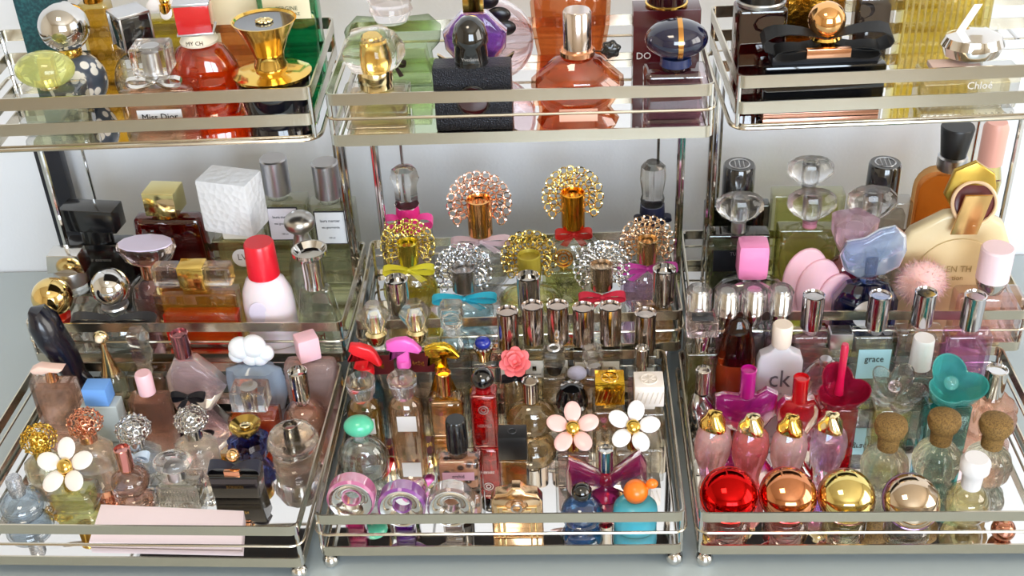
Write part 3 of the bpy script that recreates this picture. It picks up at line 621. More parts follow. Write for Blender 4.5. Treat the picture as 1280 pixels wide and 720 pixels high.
# ================================================================ RIGHT RACK, UPPER TRAY
b = B('tall dark wine-red bottle with silver-ringed black cap, beside the black satin bow', 'T3', 946, -40, 126)
b.jar(62, 40, 4, None, '4d0a10', 8, g=glass('7c1c20', dens=.5), bev=6, dens=.5); b.lathe('cap', BLACK, [(26, -40), (28, -38), (29, -3)]); b.lathe('silver_ring', SILVER, [(30, -3), (31, -1), (30, 3), (27, 4)])
b = B('black block bottle with a wide black satin bow, gold ball stopper and gold plate', 'T3', 1035, 0, 136)
b.box('bottle_body', solid('07080c', .05, coat=1), 152, 40, 70, 129, 5); b.box('base_reflection', metal('c99a88', .2), 146, 38, 129.5, 136, 1); b.box('shoulder', solid('1a1c22', .35), 132, 30, 60, 70, 2); sat = solid('090a0d', .5)  # pinkish reflection at the foot, put in as a coloured metal strip
b.bow(sat, 160, 40, -10, 34, 0, wide=11, th=.7, label='wide black satin bow'); b.bow(sat, 130, 54, -14, 20, 0, wide=9, th=.7, part='lower_bow'); b.box('gold_plate', ROSE, 54, 8, 47, 58, 1, cy=-24); b.lathe('neck', GOLD, [(17, 40), (19, 43), (17, 47), (16, 60)]); b.ball('ball_stopper', metal('eeb678', .07), 23, 22)
b = B('ornate amber and gold bottle behind the gold ball stopper', 'T3', 1018, -50, 95)
b.jar(84, 26, -20, None, '8a5212', 0, g=glass('c08a3a', dens=.5, bs=60, bstr=.5), bev=6, dens=.5); b.box('ornament', metal('c08a30', .25, 250, .6), 60, 2, -14, 40, .5, cy=-14); b.lathe('cap', GOLD, [(14, -50), (15, -20)])
b = B('tall dark glass bottle with clear edges at the end of the black bow', 'T3', 1098, -40, 112)
b.jar(44, 34, -10, None, '1a1214', 0, g=glass('e6e2da'), bev=3, dens=.6, wall=.09); b.lathe('cap', BLACK, [(14, -40), (15, -10)])
b = B('yellow ribbed square bottle behind the silver lens cap', 'T3', 1190, -50, 88)
b.jar(112, 28, -16, None, 'd8bf4a', -6, g=glass('f4e8a4'), bev=4, dens=.25); mb = MB()
for i in range(14): mb.tube([((-52 + 8 * i) * b.s, -14.6 * b.s, b.Z(-12)), ((-52 + 8 * i) * b.s, -14.6 * b.s, b.Z(84))], 1.6 * b.s, 6)
b.out(mb, 'glass_ribs', crystal('f3e6a0'), sub=True); b.lathe('cap', GOLD, [(24, -50), (26, -47), (26, -16)])
b = B('clear ribbed bottle with a round silver lens cap and a pale pink ribbon', 'T3', 1219, 36, 130)
b.jar(122, 40, 82, None, 'e6d8b0', 96, bev=5, dens=.15); mb = MB()
for i in range(15): mb.tube([((-56 + 8 * i) * b.s, -20.6 * b.s, b.Z(112)), ((-56 + 8 * i) * b.s, -20.6 * b.s, b.Z(127))], 1.7 * b.s, 6)
b.out(mb, 'glass_ribs', CR, sub=True); b.lathe('lens_cap', metal('dcd8d4', .1), [(16, 36), (20, 38), (34, 44), (39, 54), (34, 66), (18, 70)], sy=.8); b.lathe('neck', SILVER, [(14, 69), (16, 82)])
b.box('pink_ribbon', solid('dcc0b8', .5), 60, 26, 73, 80, 2.5, cx=-22, cy=-8); mb = MB(); mb.strip([(-10 * b.s, -22 * b.s, b.Z(50)), (-26 * b.s, -22 * b.s, b.Z(30)), (-8 * b.s, -18 * b.s, b.Z(0))], [(5 * b.s, 0, 0)] * 3, .4 * b.s); b.out(mb, 'ribbon_tail', solid('e8e2e0', .5)); b.text('Chloé', 13, 98, 21, WHITE, cx=10)
# ================================================================ LEFT RACK, MIDDLE TRAY
b = B('small bottle with mirror-gold ball cap and red faceted collar, at left', 'M1', 58, 347, 432)
b.pot([(8, 410), (20, 414), (21, 432)], 'e9d9c0', 418); b.lathe('collar', solid('d81e14', .25, coat=.6), [(10, 390), (17, 394), (14, 411), (8, 412)], seg=8, flat=True); b.ball('ball_cap', metal('e6c884', .06), 25, 371)
b = B('round bottle with mirror-silver ball cap and long black ribbon bow', 'M1', 142, 332, 428)
b.pot(sph(34, 388, 428, 8, 9), 'c8d2c8', 400, sy=.8); b.lathe('collar', SILVER, [(16, 376), (17, 378), (14, 382), (8, 389)]); b.ball('ball_cap', CHROME, 24, 356); b.bow(solid('14141a', .5, sheen=.4), 108, 388, -16, 20, 10, wide=7, label='long black ribbon bow')
b = B('clear square bottle with slanted silver and glass block cap, left of the silver ball', 'M1', 80, 309, 404)
b.jar(60, 24, 360, None, 'e5dfcf', 372, bev=5, dens=.15); b.box('block_cap', metal('d8d6d2', .12), 48, 26, 313, 334, 1, taper=(.8, 1)); b.lathe('cap_ring', SILVER, [(20, 334), (21, 337), (20, 350)]); b.lathe('neck', CR, [(14, 350), (16, 362)])
b = B('matte black square bottle with a flat black block cap at the back left', 'M1', 110, 246, 368)
b.box('bottle_body', solid('0a0a0c', .2, coat=.6), 84, 26, 298, 368, 3); b.lathe('neck', BLACK, [(20, 282), (20, 299)], sy=.6); b.box('block_cap', solid('141416', .18, coat=.5), 70, 30, 256, 282, 1.5, rot=-6); b.text('noir extreme', 6, 316, 13.5, SILVER)
b = B('pink faceted bottle with a broad oval lilac-topped crystal cap', 'M1', 181, 308, 405)
b.pot([(16, 343), (30, 352), (34, 372), (34, 405)], 'e5bfc2', 360, g=glass('f7e6ea', bs=50, bstr=.4), sy=.7, dens=.2); b.lathe('neck', ROSE, [(13, 326), (14, 344)]); b.lathe('oval_cap', crystal('f3dfdc', clear=.12, ior=1.5), [(36, 306), (38, 309), (30, 324), (14, 332)], sy=.62, seg=12, flat=True); b.lathe('cap_top', solid('dccfea', .12, coat=1), [(34, 304.8), (34.5, 306)], sy=.6, seg=12, sub=True)
b = B('deep red bottle with a mirror-gold cube cap, left of the white cube', 'M1', 199, 226, 362)
b.jar(98, 26, 266, None, '6a0a12', 272, g=glass('a32026', dens=.45), bev=9, dens=.6, taper=(.86, .9)); b.lathe('neck', GOLD, [(14, 260), (14, 266)]); b.box('cube_cap', metal('e4d79a', .12), 40, 34, 234, 261, 1.2, rot=-5)
b = B('amber bottle over a red base with a long clear bar cap banded in gold', 'M1', 251, 328, 428)
b.jar(106, 26, 360, None, 'e09a1e', 364, g=glass('fbe3a4'), bev=3, dens=.3); b.box('red_block', solid('c80f08', .15, coat=.8), 95, 19, 388, 425, 1, sub=True); b.box('bar_cap', crystal('fdf2ec', clear=.18), 98, 22, 330, 352, 2.5, seg=1); b.box('gold_band', GOLD, 32, 24, 329, 353, 1, sub=True); b.box('neck', GOLD, 30, 14, 352, 361, 1)  # opaque red block fills the lower part of the body
b = B('white carved porcelain cube cap on a yellowish ribbed bottle with a round label', 'M1', 284, 208, 368)
b.jar(64, 30, 290, None, 'd8cf9a', 298, g=glass('f1edd0'), bev=4, dens=.2); b.box('carved_cap', solid('f1f1f3', .45, bs=190, bstr=1., bk='voronoi'), 68, 44, 218, 280, 3.5, rot=-14); b.box('neck', solid('e8e4d8', .4), 34, 22, 280, 291, 1)
mb = MB(); mb.ball((4 * b.s, -15.4 * b.s, b.Z(312)), 13 * b.s, (1, .06, 1)); b.out(mb, 'round_label', WHITE); b.text('LV', 11, 311, 15.6, solid('55504a', .5), cx=4)
b = B('pearl-white plastic bottle with dimpled side and bright red cap', 'M1', 332, 302, 424)
b.lathe('bottle_body', solid('ecdfe8', .3, coat=.5, sss=.3), [(16, 340), (24, 346), (31, 360), (33, 376), (33, 400), (31, 424)], sy=.72); b.lathe('cap', solid('e0102c', .3, coat=.3), [(17, 302), (18.5, 304), (20, 341)]); b.ball('dimple', solid('d6cde2', .4), 13, 378, (1, .12, 1.3), cx=-8, cy=-22.5, sub=True)
b = B('small round clear bottle with a brushed silver mushroom cap', 'M1', 372, 264, 398)
b.pot(sph(23, 300, 398, 10, 8), 'dfe3d6', 340); b.lathe('neck', SILVER, [(10, 286), (9, 292), (12, 301)]); b.ball('mushroom_cap', metal('b9b6b2', .28), 19, 277, (1, 1, .75))
for lab, x, yt, cx_, g_ in (('pale green rectangular bottle with silver cap, beside the white cube cap', 350, 196, 6, 0), ('pale green rectangular bottle with silver cap, beside the rack post', 414, 201, 2, 1)):
    b = B(lab, 'M1', x, yt, 352, group='pale green bottles with paper labels'); b.jar(58, 24, yt + 46, None, 'd4d7a8', yt + 60, g=glass('eef0da'), bev=3, dens=.12, cx=cx_); b.lathe('cylinder_cap', metal('bcbcc0', .3), [(15, yt), (16.5, yt + 1.5), (16.5, yt + 40)]); b.lathe('neck', CR, [(12, yt + 40), (12, yt + 47)])
    b.label(39, yt + 53.5, yt + 94.5, 12.1, solid('2c2a34', .5), cx=cx_ - 2, part='label_border', bev=0, th=.4); b.label(36, yt + 55, yt + 93, 12.5, solid('e6e2ec' if not g_ else 'eceef0', .6), cx=cx_ - 2); b.text('laura mercier', 4.6, yt + 65, 13.4, solid('5a5560', .5), cx=cx_ - 2); b.text('eau gourmande', 3.6, yt + 73, 13.4, solid('5a5560', .5), cx=cx_ - 2); b.text('100 ml', 3, yt + 86, 13.4, solid('5a5560', .5), cx=cx_ - 2)
b = B('clear tapering bottle with red lettering and a chrome disc cap', 'M1', 396, 312, 428)
b.jar(66, 24, 356, None, 'd6dccb', 372, bev=5, dens=.12, taper=(.55, .7)); b.lathe('disc_cap', CHROME, [(2, 316), (15, 317), (20, 311), (22, 311), (22, 315), (13, 322), (12, 348), (13, 356)]); b.text('tommy', 14, 398, 12.5, solid('7a3a30', .4)); b.text('girl', 12, 412, 12.8, solid('7a3a30', .4))
b = B('tall narrow black carton standing behind the matte black bottle, at far left', 'M1', 50, 150, 352, name='perfume_carton', cat='box', z0=.0002)
b.box('carton', solid('0b0d1c', .35, coat=.2), 32, 14, 150, 352, .8); b.box('carton_lid', solid('0d1022', .35, coat=.2), 33.4, 15.2, 148, 172, .8)
# ================================================================ MIDDLE RACK, MIDDLE TRAY
b = B('clear bottle with faceted crystal stopper and a hot-pink bow', 'M2', 504, 208, 360)
b.jar(56, 26, 284, None, 'efc8d4', 300, bev=4, dens=.15); b.lathe('stopper', crystal(clear=.12), [(8, 208), (15, 211), (18, 222), (14, 230), (14, 250), (16, 254)], seg=6, flat=True); b.lathe('neck', solid('d8287c', .3), [(14, 254), (15, 264), (14, 285)]); b.bow(solid('ee2f92', .4, sheen=.3), 62, 270, -10, 20, 12, wide=6, label='hot-pink satin bow')
def fan(lab, x, y, R, capr, ctop, cbot, yb, bw, hm, cm, liq, g, rib, rw, by=None):
    b = B(lab, 'M2', x, y, yb, group='bottles with scrollwork fan caps'); by = by or cbot + 6
    b.pot(sph(bw, by, yb, 10, 9, .5), liq, by + (yb - by) * .3, g=g, sy=.62, dens=.2); b.halo(hm, R, ctop + R * .18, 3); b.cup('cylinder_cap', cm, capr, ctop, cbot, 4)
    if rib: b.bow(rib, rw, by - 1, -10, 13, 16, wide=5)
    else: b.lathe('neck', cm, [(capr * .7, cbot), (capr * .7, by)])
fan('clear round bottle with the rose-gold scrollwork fan and pale pink ribbon', 598, 246, 40, 15.5, 248, 290, 360, 38, metal('f6d6c6', .2), metal('ecae70', .15), 'e4e6e4', glass('f1f3f3'), solid('e9cdd6', .5), 74)
fan('round bottle with bright gold scrollwork fan, orange-gold cap and thin red ribbon', 716, 243, 38, 15, 245, 286, 360, 38, metal('f4e0a4', .18), metal('e8a032', .15), 'e6e2cf', glass('f3f2ea'), solid('c8241c', .5), 46)
fan('yellow bottle with pale gold and pink scrollwork fan and a yellow ribbon', 504, 300, 34, 13, 302, 326, 388, 36, metal('e0cf86', .2), metal('dccb5a', .2), 'e2da4a', glass('f0ec9a'), solid('e6dc3c', .5), 64)
fan('bottle with silver scrollwork fan tied with a bright cyan ribbon', 578, 330, 36, 15, 334, 360, 406, 36, metal('d6d8dc', .16), metal('a9a6a4', .25), 'bfe2ec', glass('dff2f6'), solid('2fb4d4', .45), 80, 368)
fan('olive-yellow bottle with gold scrollwork fan and matte yellow cap', 661, 308, 35, 14.5, 312, 342, 388, 40, metal('dcc67a', .2), solid('b8a63e', .35, .3), 'dcd88e', glass('eeeec6'), None, 0)
fan('bottle with bright silver scrollwork fan tied with a coral-red ribbon', 752, 326, 35, 14, 330, 358, 410, 36, metal('dcdee0', .14), metal('c9b49c', .2), 'e8ecea', glass('f4f6f5'), solid('e0304e', .5), 58, 366)
fan('bottle with champagne scrollwork fan and magenta ribbons, beside the right post', 823, 296, 34, 13, 298, 324, 386, 33, metal('e4cbb0', .18), metal('d9b88a', .2), 'd9b8dc', glass('efe2f2'), solid('c0409c', .45), 74)
b = B('bottle with tall clear faceted stopper and dark navy bow', 'M2', 828, 202, 360)
b.jar(44, 20, 276, None, 'd9d2c0', 292, bev=4, dens=.15); b.lathe('stopper', crystal(clear=.12), [(9, 202), (15, 207), (16, 222), (13, 240), (15, 246), (14, 252)], seg=8, flat=True); b.lathe('neck', solid('161c38', .35), [(15, 252), (16, 268), (13, 277)]); b.bow(solid('10142a', .5), 46, 266, -8, 10, 8, wide=4)
b = B('low greenish square bottle with a gold filigree medallion and black script', 'M2', 704, 310, 374)
b.jar(54, 22, 334, None, 'd6dc90', 340, g=glass('ecf0cc'), bev=3, dens=.15); b.lathe('neck', GOLD, [(5, 330), (5, 335)]); mb = MB(); X = Matrix.Rotation(PI / 2 - .3, 3, 'X'); c = (0, -4 * b.s, b.Z(321))
for r_ in (11, 7, 3): mb.torus(c, r_ * b.s, .9 * b.s, X, 20, 5)
for k in range(8): mb.torus(Vector(c) + X @ Vector((8.6 * b.s * math.cos(k * PI / 4), 8.6 * b.s * math.sin(k * PI / 4), 0)), 2.6 * b.s, .6 * b.s, X, 8, 4)
b.out(mb, 'medallion', metal('c99238', .25)); b.text('Vanille', 8, 348, 11.5); b.text('cf', 8, 358, 11.5)
for lab, x, yt, w, liq, cxx in (('clear bottle with a dished chrome cap, left end below the yellow fan', 495, 348, 46, 'e0c8d4', 0), ('clear bottle with a dished chrome cap in front of the olive-yellow fan bottle', 660, 344, 48, 'dcd6e4', 2), ('rectangular amber bottle with a dished chrome cap at the right end', 831, 338, 56, 'c08a38', -12)):
    b = B(lab, 'M2', x, yt, 428, group='bottles with dished chrome caps'); b.jar(w, 28, yt + 44, None, liq, yt + 50, bev=4, dens=.2, cx=cxx); b.cup('dished_cap', CHROME, 14.5, yt, yt + 38, 6); b.lathe('neck', CHROME, [(9, yt + 38), (9, yt + 45)])
# ================================================================ RIGHT RACK, MIDDLE TRAY
def gemcap(b, y1, y2, r, m=None, sy=.55):
    h = y2 - y1; b.lathe('crystal_cap', m or crystal(clear=.22), [(r * .7, y1), (r * .98, y1 + h * .2), (r, y1 + h * .5), (r * .72, y1 + h * .8), (r * .36, y1 + h)], sy=sy, seg=10, flat=True, rot=.3); b.lathe('cap_core', crystal('e8e8ea', clear=.1), [(r * .3, y1 + h * .15), (r * .34, y1 + h * .2), (r * .3, y2 + 3)], sub=True)
def knob(b, x, y1, y2):
    b.lathe('knob_cap', solid('0c0c10', .12, coat=1), [(18, y1), (19.5, y1 + 2), (20, y2)])
    mb = MB(); c = (0, 0, b.Z(y1) + .0002); mb.torus(c, 12 * b.s, .9 * b.s, None, 28, 5)
    for xx in (-5, 0, 5): mb.tube([(xx * b.s, -8 * b.s, b.Z(y1) + .0002), (xx * b.s, 8 * b.s, b.Z(y1) + .0002)], .7 * b.s, 5)
    b.out(mb, 'cap_emblem', SILVER, sub=True)
b = B('dark smoky square bottle with black knob cap', 'M3', 927, 205, 348, group='square bottles with black knob caps')
b.jar(80, 18, 250, None, '2a2826', 256, g=glass('6f6c66', dens=.5), bev=3, dens=.4); knob(b, 0, 205, 244); b.lathe('neck', BLACK, [(12, 244), (12, 251)])
b = B('square bottle in clear greyish glass with black knob cap, right of the yellow bottles', 'M3', 1107, 203, 352, group='square bottles with black knob caps')
b.jar(76, 24, 246, None, 'cfc8bc', 262, g=glass('e8e4e0', dens=.4), bev=3, dens=.2); knob(b, 0, 203, 238); b.lathe('neck', BLACK, [(12, 238), (12, 247)])
b = B('pale green square bottle with wide crystal cap, black band and turquoise square', 'M3', 926, 242, 388, group='square bottles with wide crystal caps')
b.jar(76, 24, 286, None, 'b9c49a', 300, g=glass('dfe8cf', dens=.4), bev=3, dens=.2); gemcap(b, 244, 274, 30); b.lathe('neck', SILVER, [(9, 274), (9, 287)]); b.label(60, 304, 330, 12.5, solid('1a1c20', .3)); b.box('turquoise_square', solid('29b4cc', .4), 20, .6, 311, 325, 0, cx=12, cy=-13.6, sub=True); b.text('TUARN', 6, 308, 13.4, SILVER)
b = B('yellow-green square bottle with a wide crystal cap, the farther of the two', 'M3', 1012, 198, 352, group='square bottles with wide crystal caps')
b.jar(88, 26, 236, None, 'd6d88a', 248, g=glass('eef0c8', dens=.35), bev=3, dens=.2); gemcap(b, 199, 228, 29); b.lathe('neck', SILVER, [(8, 228), (8, 237)])
b = B('clear yellow square bottle with a wide crystal cap, the nearer of the two', 'M3', 1023, 243, 388, group='square bottles with wide crystal caps')
b.jar(78, 24, 284, None, 'e2dc96', 296, g=glass('f2f0d0', dens=.3), bev=3, dens=.2); gemcap(b, 244, 276, 31); b.lathe('neck', solid('b9788a', .3), [(8, 276), (9, 285)])
b = B('clear square bottle with wide crystal cap, before the greyish glass one', 'M3', 1105, 240, 382, group='square bottles with wide crystal caps')
b.jar(70, 20, 290, None, 'e8e4d8', 310, bev=3, dens=.12); gemcap(b, 241, 276, 31); b.lathe('neck', SILVER, [(9, 276), (9, 291)])
b = B('orange round-shouldered bottle with flared black cap and silver collar', 'M3', 1198, 157, 352)
b.plate('glass_body', glass('f6c890', dens=.35), rrect(0, 206, 352, 82, 26), 22, 6); b.plate('liquid', liquid('e08a34', .45), rrect(0, 214, 348, 72, 20), 18, 4, sub=True); b.lathe('collar', SILVER, [(16, 191), (18, 193), (18, 203), (17, 207)]); b.lathe('flared_cap', solid('18181a', .4), [(19, 157), (20, 159), (15, 192)])
b = B('low violet-blue bottle with a tall rounded pink cap', 'M3', 944, 298, 424)
b.lathe('glass_body', glass('e4dcee', dens=.45), [(14, 347), (34, 352), (46, 364), (49, 385), (48, 424)], sy=.5); b.lathe('liquid', liquid('a8b0cc', .25), [(40, 368), (44, 385), (44, 420)], sy=.46, sub=True); b.box('pink_cap', solid('f08cc0', .3, coat=.4), 38, 32, 305, 346, 7); b.lathe('neck', CR, [(12, 346), (12, 353)])
mb = MB(); mb.tube([(49.5 * b.s * math.cos(t), -1 * b.s, b.Z(420 - 66 * math.sin(t))) for t in [PI * i / 20 for i in range(21)]], 1.6 * b.s, 6); b.out(mb, 'pink_edge', solid('e58cb4', .3))
b = B('magenta round bottle with crystal flower cap wrapped in pale pink petals', 'M3', 1068, 266, 396)
b.pot(sph(40, 312, 396, 12, 12), 'b8345e', 325, g=glass('e89ab8', dens=.35), dens=.45, sy=.45); b.lathe('flower_cap', crystal('f2c6da', clear=.18), [(20, 266), (27, 270), (26, 288), (20, 300), (14, 308)], wave=.1, nw=5, seg=40); b.lathe('cap_core', SILVER, [(10, 286), (11, 311)], sub=True)
pk = solid('f4c4d0', .4, sss=.2)
for px_, py_, sx_, rr in ((-50, 342, 1, 34), (-34, 352, 1, 33), (-12, 360, 1, 27), (16, 364, 1, 24)): b.plate('pink_petal', pk, [(px_ + rr * .95 * math.cos(t) * (1 if math.cos(t) < 0 else .8), py_ + rr * 1.25 * math.sin(t)) for t in [2 * PI * i / 28 for i in range(28)]], 6, 2.8, cy=-21 + abs(px_) * .25)
b = B('dark blue faceted bottle with a clear blue butterfly-shaped cap', 'M3', 1110, 296, 428)
b.pot([(12, 352), (28, 356), (43, 376), (43, 428)], '2a3f7a', 362, g=glass('5a78b8', dens=.4), dens=.35, sy=.42, seg=8, flat=True, rot=.39); bl = crystal('a9bfe8', clear=.18)
b.plate('butterfly_cap', bl, [(0, 348), (-14, 350), (-32, 340), (-39, 322), (-32, 306), (-10, 302), (6, 292), (24, 288), (38, 298), (42, 316), (36, 336), (18, 346)], 13, 6); b.lathe('cap_core', crystal('c8d4e4', clear=.1), [(9, 322), (10, 325), (10, 354)], sub=True); b.ball('white_disc', WHITE, 22, 388, (1, .08, 1), cx=4, cy=-18)
b = B('large cream disc bottle with a gold strap passing through a ring cap', 'M3', 1200, 226, 386)
cr_ = solid('e3cfa4', .35, coat=.3); b.plate('bottle_body', cr_, [(-70 + 0, 300), (-58, 282), (-20, 262), (20, 258), (52, 274), (68, 306), (70, 386), (-70, 386)], 20, 6); b.plate('raised_disc', solid('dcc496', .35), circ(4, 336, 52, 46), 3, 1, cy=-11.5); b.text('EN TH', 11, 327, 13.5, solid('a88c5c', .4), cx=6); b.text('tion', 9, 338, 13.5, solid('a88c5c', .4), cx=6)
mb = MB(); X = Matrix.Rotation(PI / 2 - .45, 3, 'X'); c = Vector((10 * b.s, -12 * b.s, b.Z(247))); mb.torus(c, 26 * b.s, 2.4 * b.s, X, 40, 8); b.out(mb, 'ring_cap', solid('eec9a0', .25, coat=.5)); mb = MB(); mb.ball(c + Vector((0, 2 * b.s, 0)), 24.5 * b.s, (1, 1, .1), mat=X); b.out(mb, 'ring_inside', solid('5a0c10', .3), sub=True)
b.plate('gold_strap', metal('e6b878', .25), [(-6, 232), (26, 232), (16, 278), (-16, 278)], 3, .8, cy=-24); b.plate('strap_arch', metal('c9a64e', .3), [(-24, 242), (-16, 214), (8, 204), (32, 218), (40, 246), (20, 262), (-10, 262)], 8, 2, cy=2)
b = B('fluffy pale pink powder-puff pompom between the blue and pink bottles', 'M3', 1170, 316, 412, name='pompom', cat='pompom')
rnd = random.Random(3); mb = MB(); mb.ball((0, 0, b.Z(352)), 30 * b.s, (1, .6, .95), 32, 20, disp=lambda q: 1 + .06 * noise.noise(q * 4)); c = Vector((0, 0, b.Z(352)))
for i in range(1500):
    d = Vector((rnd.gauss(0, 1), rnd.gauss(0, 1), rnd.gauss(0, 1))).normalized(); p = c + Vector((d.x * 29, d.y * 17.5, d.z * 28)) * b.s; e = p + (d + Vector((rnd.uniform(-.5, .5), rnd.uniform(-.5, .5), rnd.uniform(-.6, .3)))) * rnd.uniform(4, 9) * b.s; sd = Vector((rnd.uniform(-1, 1), rnd.uniform(-1, 1), rnd.uniform(-1, 1))) * .5 * b.s
    n0 = len(mb.v); mb.v += [tuple(p - sd), tuple(p + sd), tuple(e)]; mb.f.append((n0, n0 + 1, n0 + 2)); mb.flat.append(False)
b.out(mb, 'fluff', solid('f6c4c0', .9, sss=.4, sheen=.5)); b.lathe('handle', PGOLD, [(5, 372), (6, 374), (8, 412)])
b = B('pearly pink low bottle with white-pink cylinder cap at the right edge', 'M3', 1236, 310, 424)
b.jar(84, 34, 362, None, 'e9c2c0', 370, g=glass('f8e4e4', dens=.3), bev=9, dens=.5); b.lathe('cylinder_cap', solid('f3d6de', .35), [(18, 310), (20, 312), (20, 347)]); b.lathe('neck', CHROME, [(19, 347), (19, 352), (14, 362)])
b = B('tall yellow vase-shaped bottle laced with red cord, behind the right rack', 'M3', 1247, 152, 351, z0=.0002)
b.pot([(13, 200), (18, 220), (15, 250), (18, 290), (17, 350)], 'e6cf6a', 225, g=glass('f6e69a', dens=.3)); b.lathe('cap', solid('ecae9e', .35), [(12, 152), (15, 158), (15, 200)]); mb = MB()
for ph in (0, PI): mb.tube([(17 * b.s * math.cos(ph + t), 17 * b.s * math.sin(ph + t), b.Z(222 + 9 * t)) for t in [i * .35 for i in range(34)]], 1.1 * b.s, 5)
b.out(mb, 'red_cord', solid('a03a30', .5))
# ================================================================ LEFT RACK, LOWER TRAY
b = B('black stiletto-shoe bottle with a slim gilt heel, at the back left', 'B1', 64, 386, 520)
mb = MB(); K = lambda x, y, d=0: Vector((x * b.s, d * b.s, b.Z(y)))
mb.tube([K(-14, 388), K(-6, 391), K(-1, 400), K(3, 418), K(12, 438), K(18, 460), K(22, 480), K(24, 500), K(28, 514)], [6 * b.s, 17 * b.s, 23 * b.s, 23 * b.s, 21 * b.s, 18 * b.s, 15 * b.s, 12 * b.s, 9 * b.s], 16, sy=.8)
mb.tube([K(14, 450), K(28, 464), K(38, 476), K(46, 484)], [10 * b.s, 9 * b.s, 6 * b.s, 3 * b.s], 12, sy=.7); b.out(mb, 'shoe_body', solid('06081a', .25, coat=.3))
mb = MB(); mb.tube([K(-16, 408, 2), K(-2, 440, 4), K(14, 462, 4), K(4, 518, 6)], [3 * b.s, 2 * b.s, 1.6 * b.s, 1.4 * b.s], 8); b.out(mb, 'gilt_heel', metal('cdb27a', .2)); b.box('toe_rest', solid('0a0d24', .12, coat=1), 26, 16, 512, 520, 3, cx=14)
b = B('slim rectangular blush glass bottle with a flat pale pink blossom cap', 'B1', 60, 456, 552)
b.jar(56, 18, 474, None, 'e0b8a4', 484, g=crystal('f8e6e0', clear=.4, ior=1.3), bev=2, dens=.15); b.lathe('neck', ROSE, [(6, 461), (8, 474)]); b.plate('blossom_cap', solid('f2cfc4', .3), [(-22, 460), (-10, 455), (4, 457), (20, 458), (12, 463), (2, 462), (-8, 465), (-20, 464)], 14, 2)
b = B('slender teardrop bottle with a long gold cone neck and pearl ring top', 'B1', 131, 403, 520)
b.pot([(9, 452), (15, 460), (19, 476), (16, 494), (7, 504), (14, 520)], 'd9d6a4', 466, dens=.15); b.lathe('cone_neck', metal('e2c488', .18), [(3, 420), (4, 430), (9, 448), (12, 458)]); b.ball('ring_top', PGOLD, 9.5, 413, (1, .7, .95)); b.ball('pearl', solid('f2dcc0', .2, coat=1), 5, 412, cy=-6, sub=True)
b = B('amber-brown square bottle with a leaning faceted crystal stopper', 'B1', 175, 411, 522)
b.jar(48, 28, 462, None, '9a6a34', 472, bev=5, dens=.2, wall=.16, g=glass('f2e6cf')); b.lathe('stopper', CR, [(11, 412), (15, 417), (12, 430), (14, 440), (10, 453)], seg=5, flat=True, twist=.5); b.lathe('stopper_foot', CR, [(8, 452), (9, 463)])
b = B('leaning pale pink sculpted bottle with metallic rose cylinder cap and black bow', 'B1', 231, 409, 520)
b.plate('glass_body', crystal('f6dfe6', clear=.2, ior=1.35, tw=.8), [(-12, 440), (14, 440), (34, 462), (48, 482), (40, 496), (24, 520), (-22, 520), (-28, 496), (-26, 464)], 28, 9); b.plate('liquid', liquid('ecc4cc', .2), [(-18, 466), (22, 466), (36, 484), (18, 515), (-16, 515), (-22, 490)], 18, 5, sub=True); b.cup('rose_cap', metal('c08a94', .18), 11, 411, 438, 3); b.bow(solid('10131f', .5), 44, 490, -18, 12, 18, wide=5, label='small black ribbon bow')
b = B('dusty-blue flower-shaped bottle topped with a white cloud cap', 'B1', 313, 409, 524)
b.lathe('glass_body', crystal('93a7c2', clear=.1, tw=.35), [(16, 449), (32, 456), (34, 474), (34, 500), (28, 524)], wave=.1, nw=6, sy=.5, seg=36)
mb = MB()
for x, y, r in ((-11, 429, 15.5), (5, 427, 16), (18, 435, 11.5), (-17, 437, 11), (0, 439, 13), (10, 440, 12)): mb.ball((x * b.s, 0, b.Z(y)), r * b.s, (1, .75, 1), 20, 12)
b.out(mb, 'cloud_cap', solid('eef0f8', .5, sss=.2))
b = B('smoky rose scroll-moulded bottle with a pink cube cap', 'B1', 387, 408, 522)
b.jar(66, 26, 444, None, 'c79c98', 452, g=crystal('e6cbc8', clear=.3, ior=1.3, bs=60, bstr=.9, tw=.7), bev=11, dens=.25); b.box('cube_cap', solid('f4c6d4', .4, sss=.2, bs=140, bstr=.3), 27, 24, 415, 441, 3, rot=28); b.box('neck', CR, 16, 12, 440, 446, 1)
b = B('frosted grey-blue block bottle with a plain sky-blue cap', 'B1', 118, 474, 572)
b.jar(46, 24, 501, None, 'b9c6cc', 508, g=solid('b6c2c6', .55), bev=2, dens=.4); b.box('blue_cap', solid('6ea4ee', .5), 30, 24, 480, 500, 1)
b = B('pale pink glass slab bottle with tiny pink barrel cap', 'B1', 178, 466, 566)
b.jar(48, 24, 494, None, 'd8a894', 502, g=crystal('f3e2de', clear=.4, ior=1.3), bev=3, dens=.2, wall=.15); b.lathe('barrel_cap', solid('f0c3ce', .35, coat=.3), [(9, 466), (10.5, 468), (10.5, 490)]); b.lathe('neck', CR, [(7, 489), (7, 495)])
b = B('faceted peach orb bottle with a dished chrome cap, beside the rack side rail', 'B1', 371, 461, 578)
b.pot(sph(28, 502, 578, 6, 9), 'f0c8b4', 514, g=glass('fce8dc', dens=.3), seg=9, flat=True, dens=.45); b.cup('dished_cap', CHROME, 12, 463, 495, 5); b.lathe('neck', CR, [(8, 495), (9, 503)])
b = B('orange-red square bottle with a thick clear square cap', 'B1', 309, 474, 576)
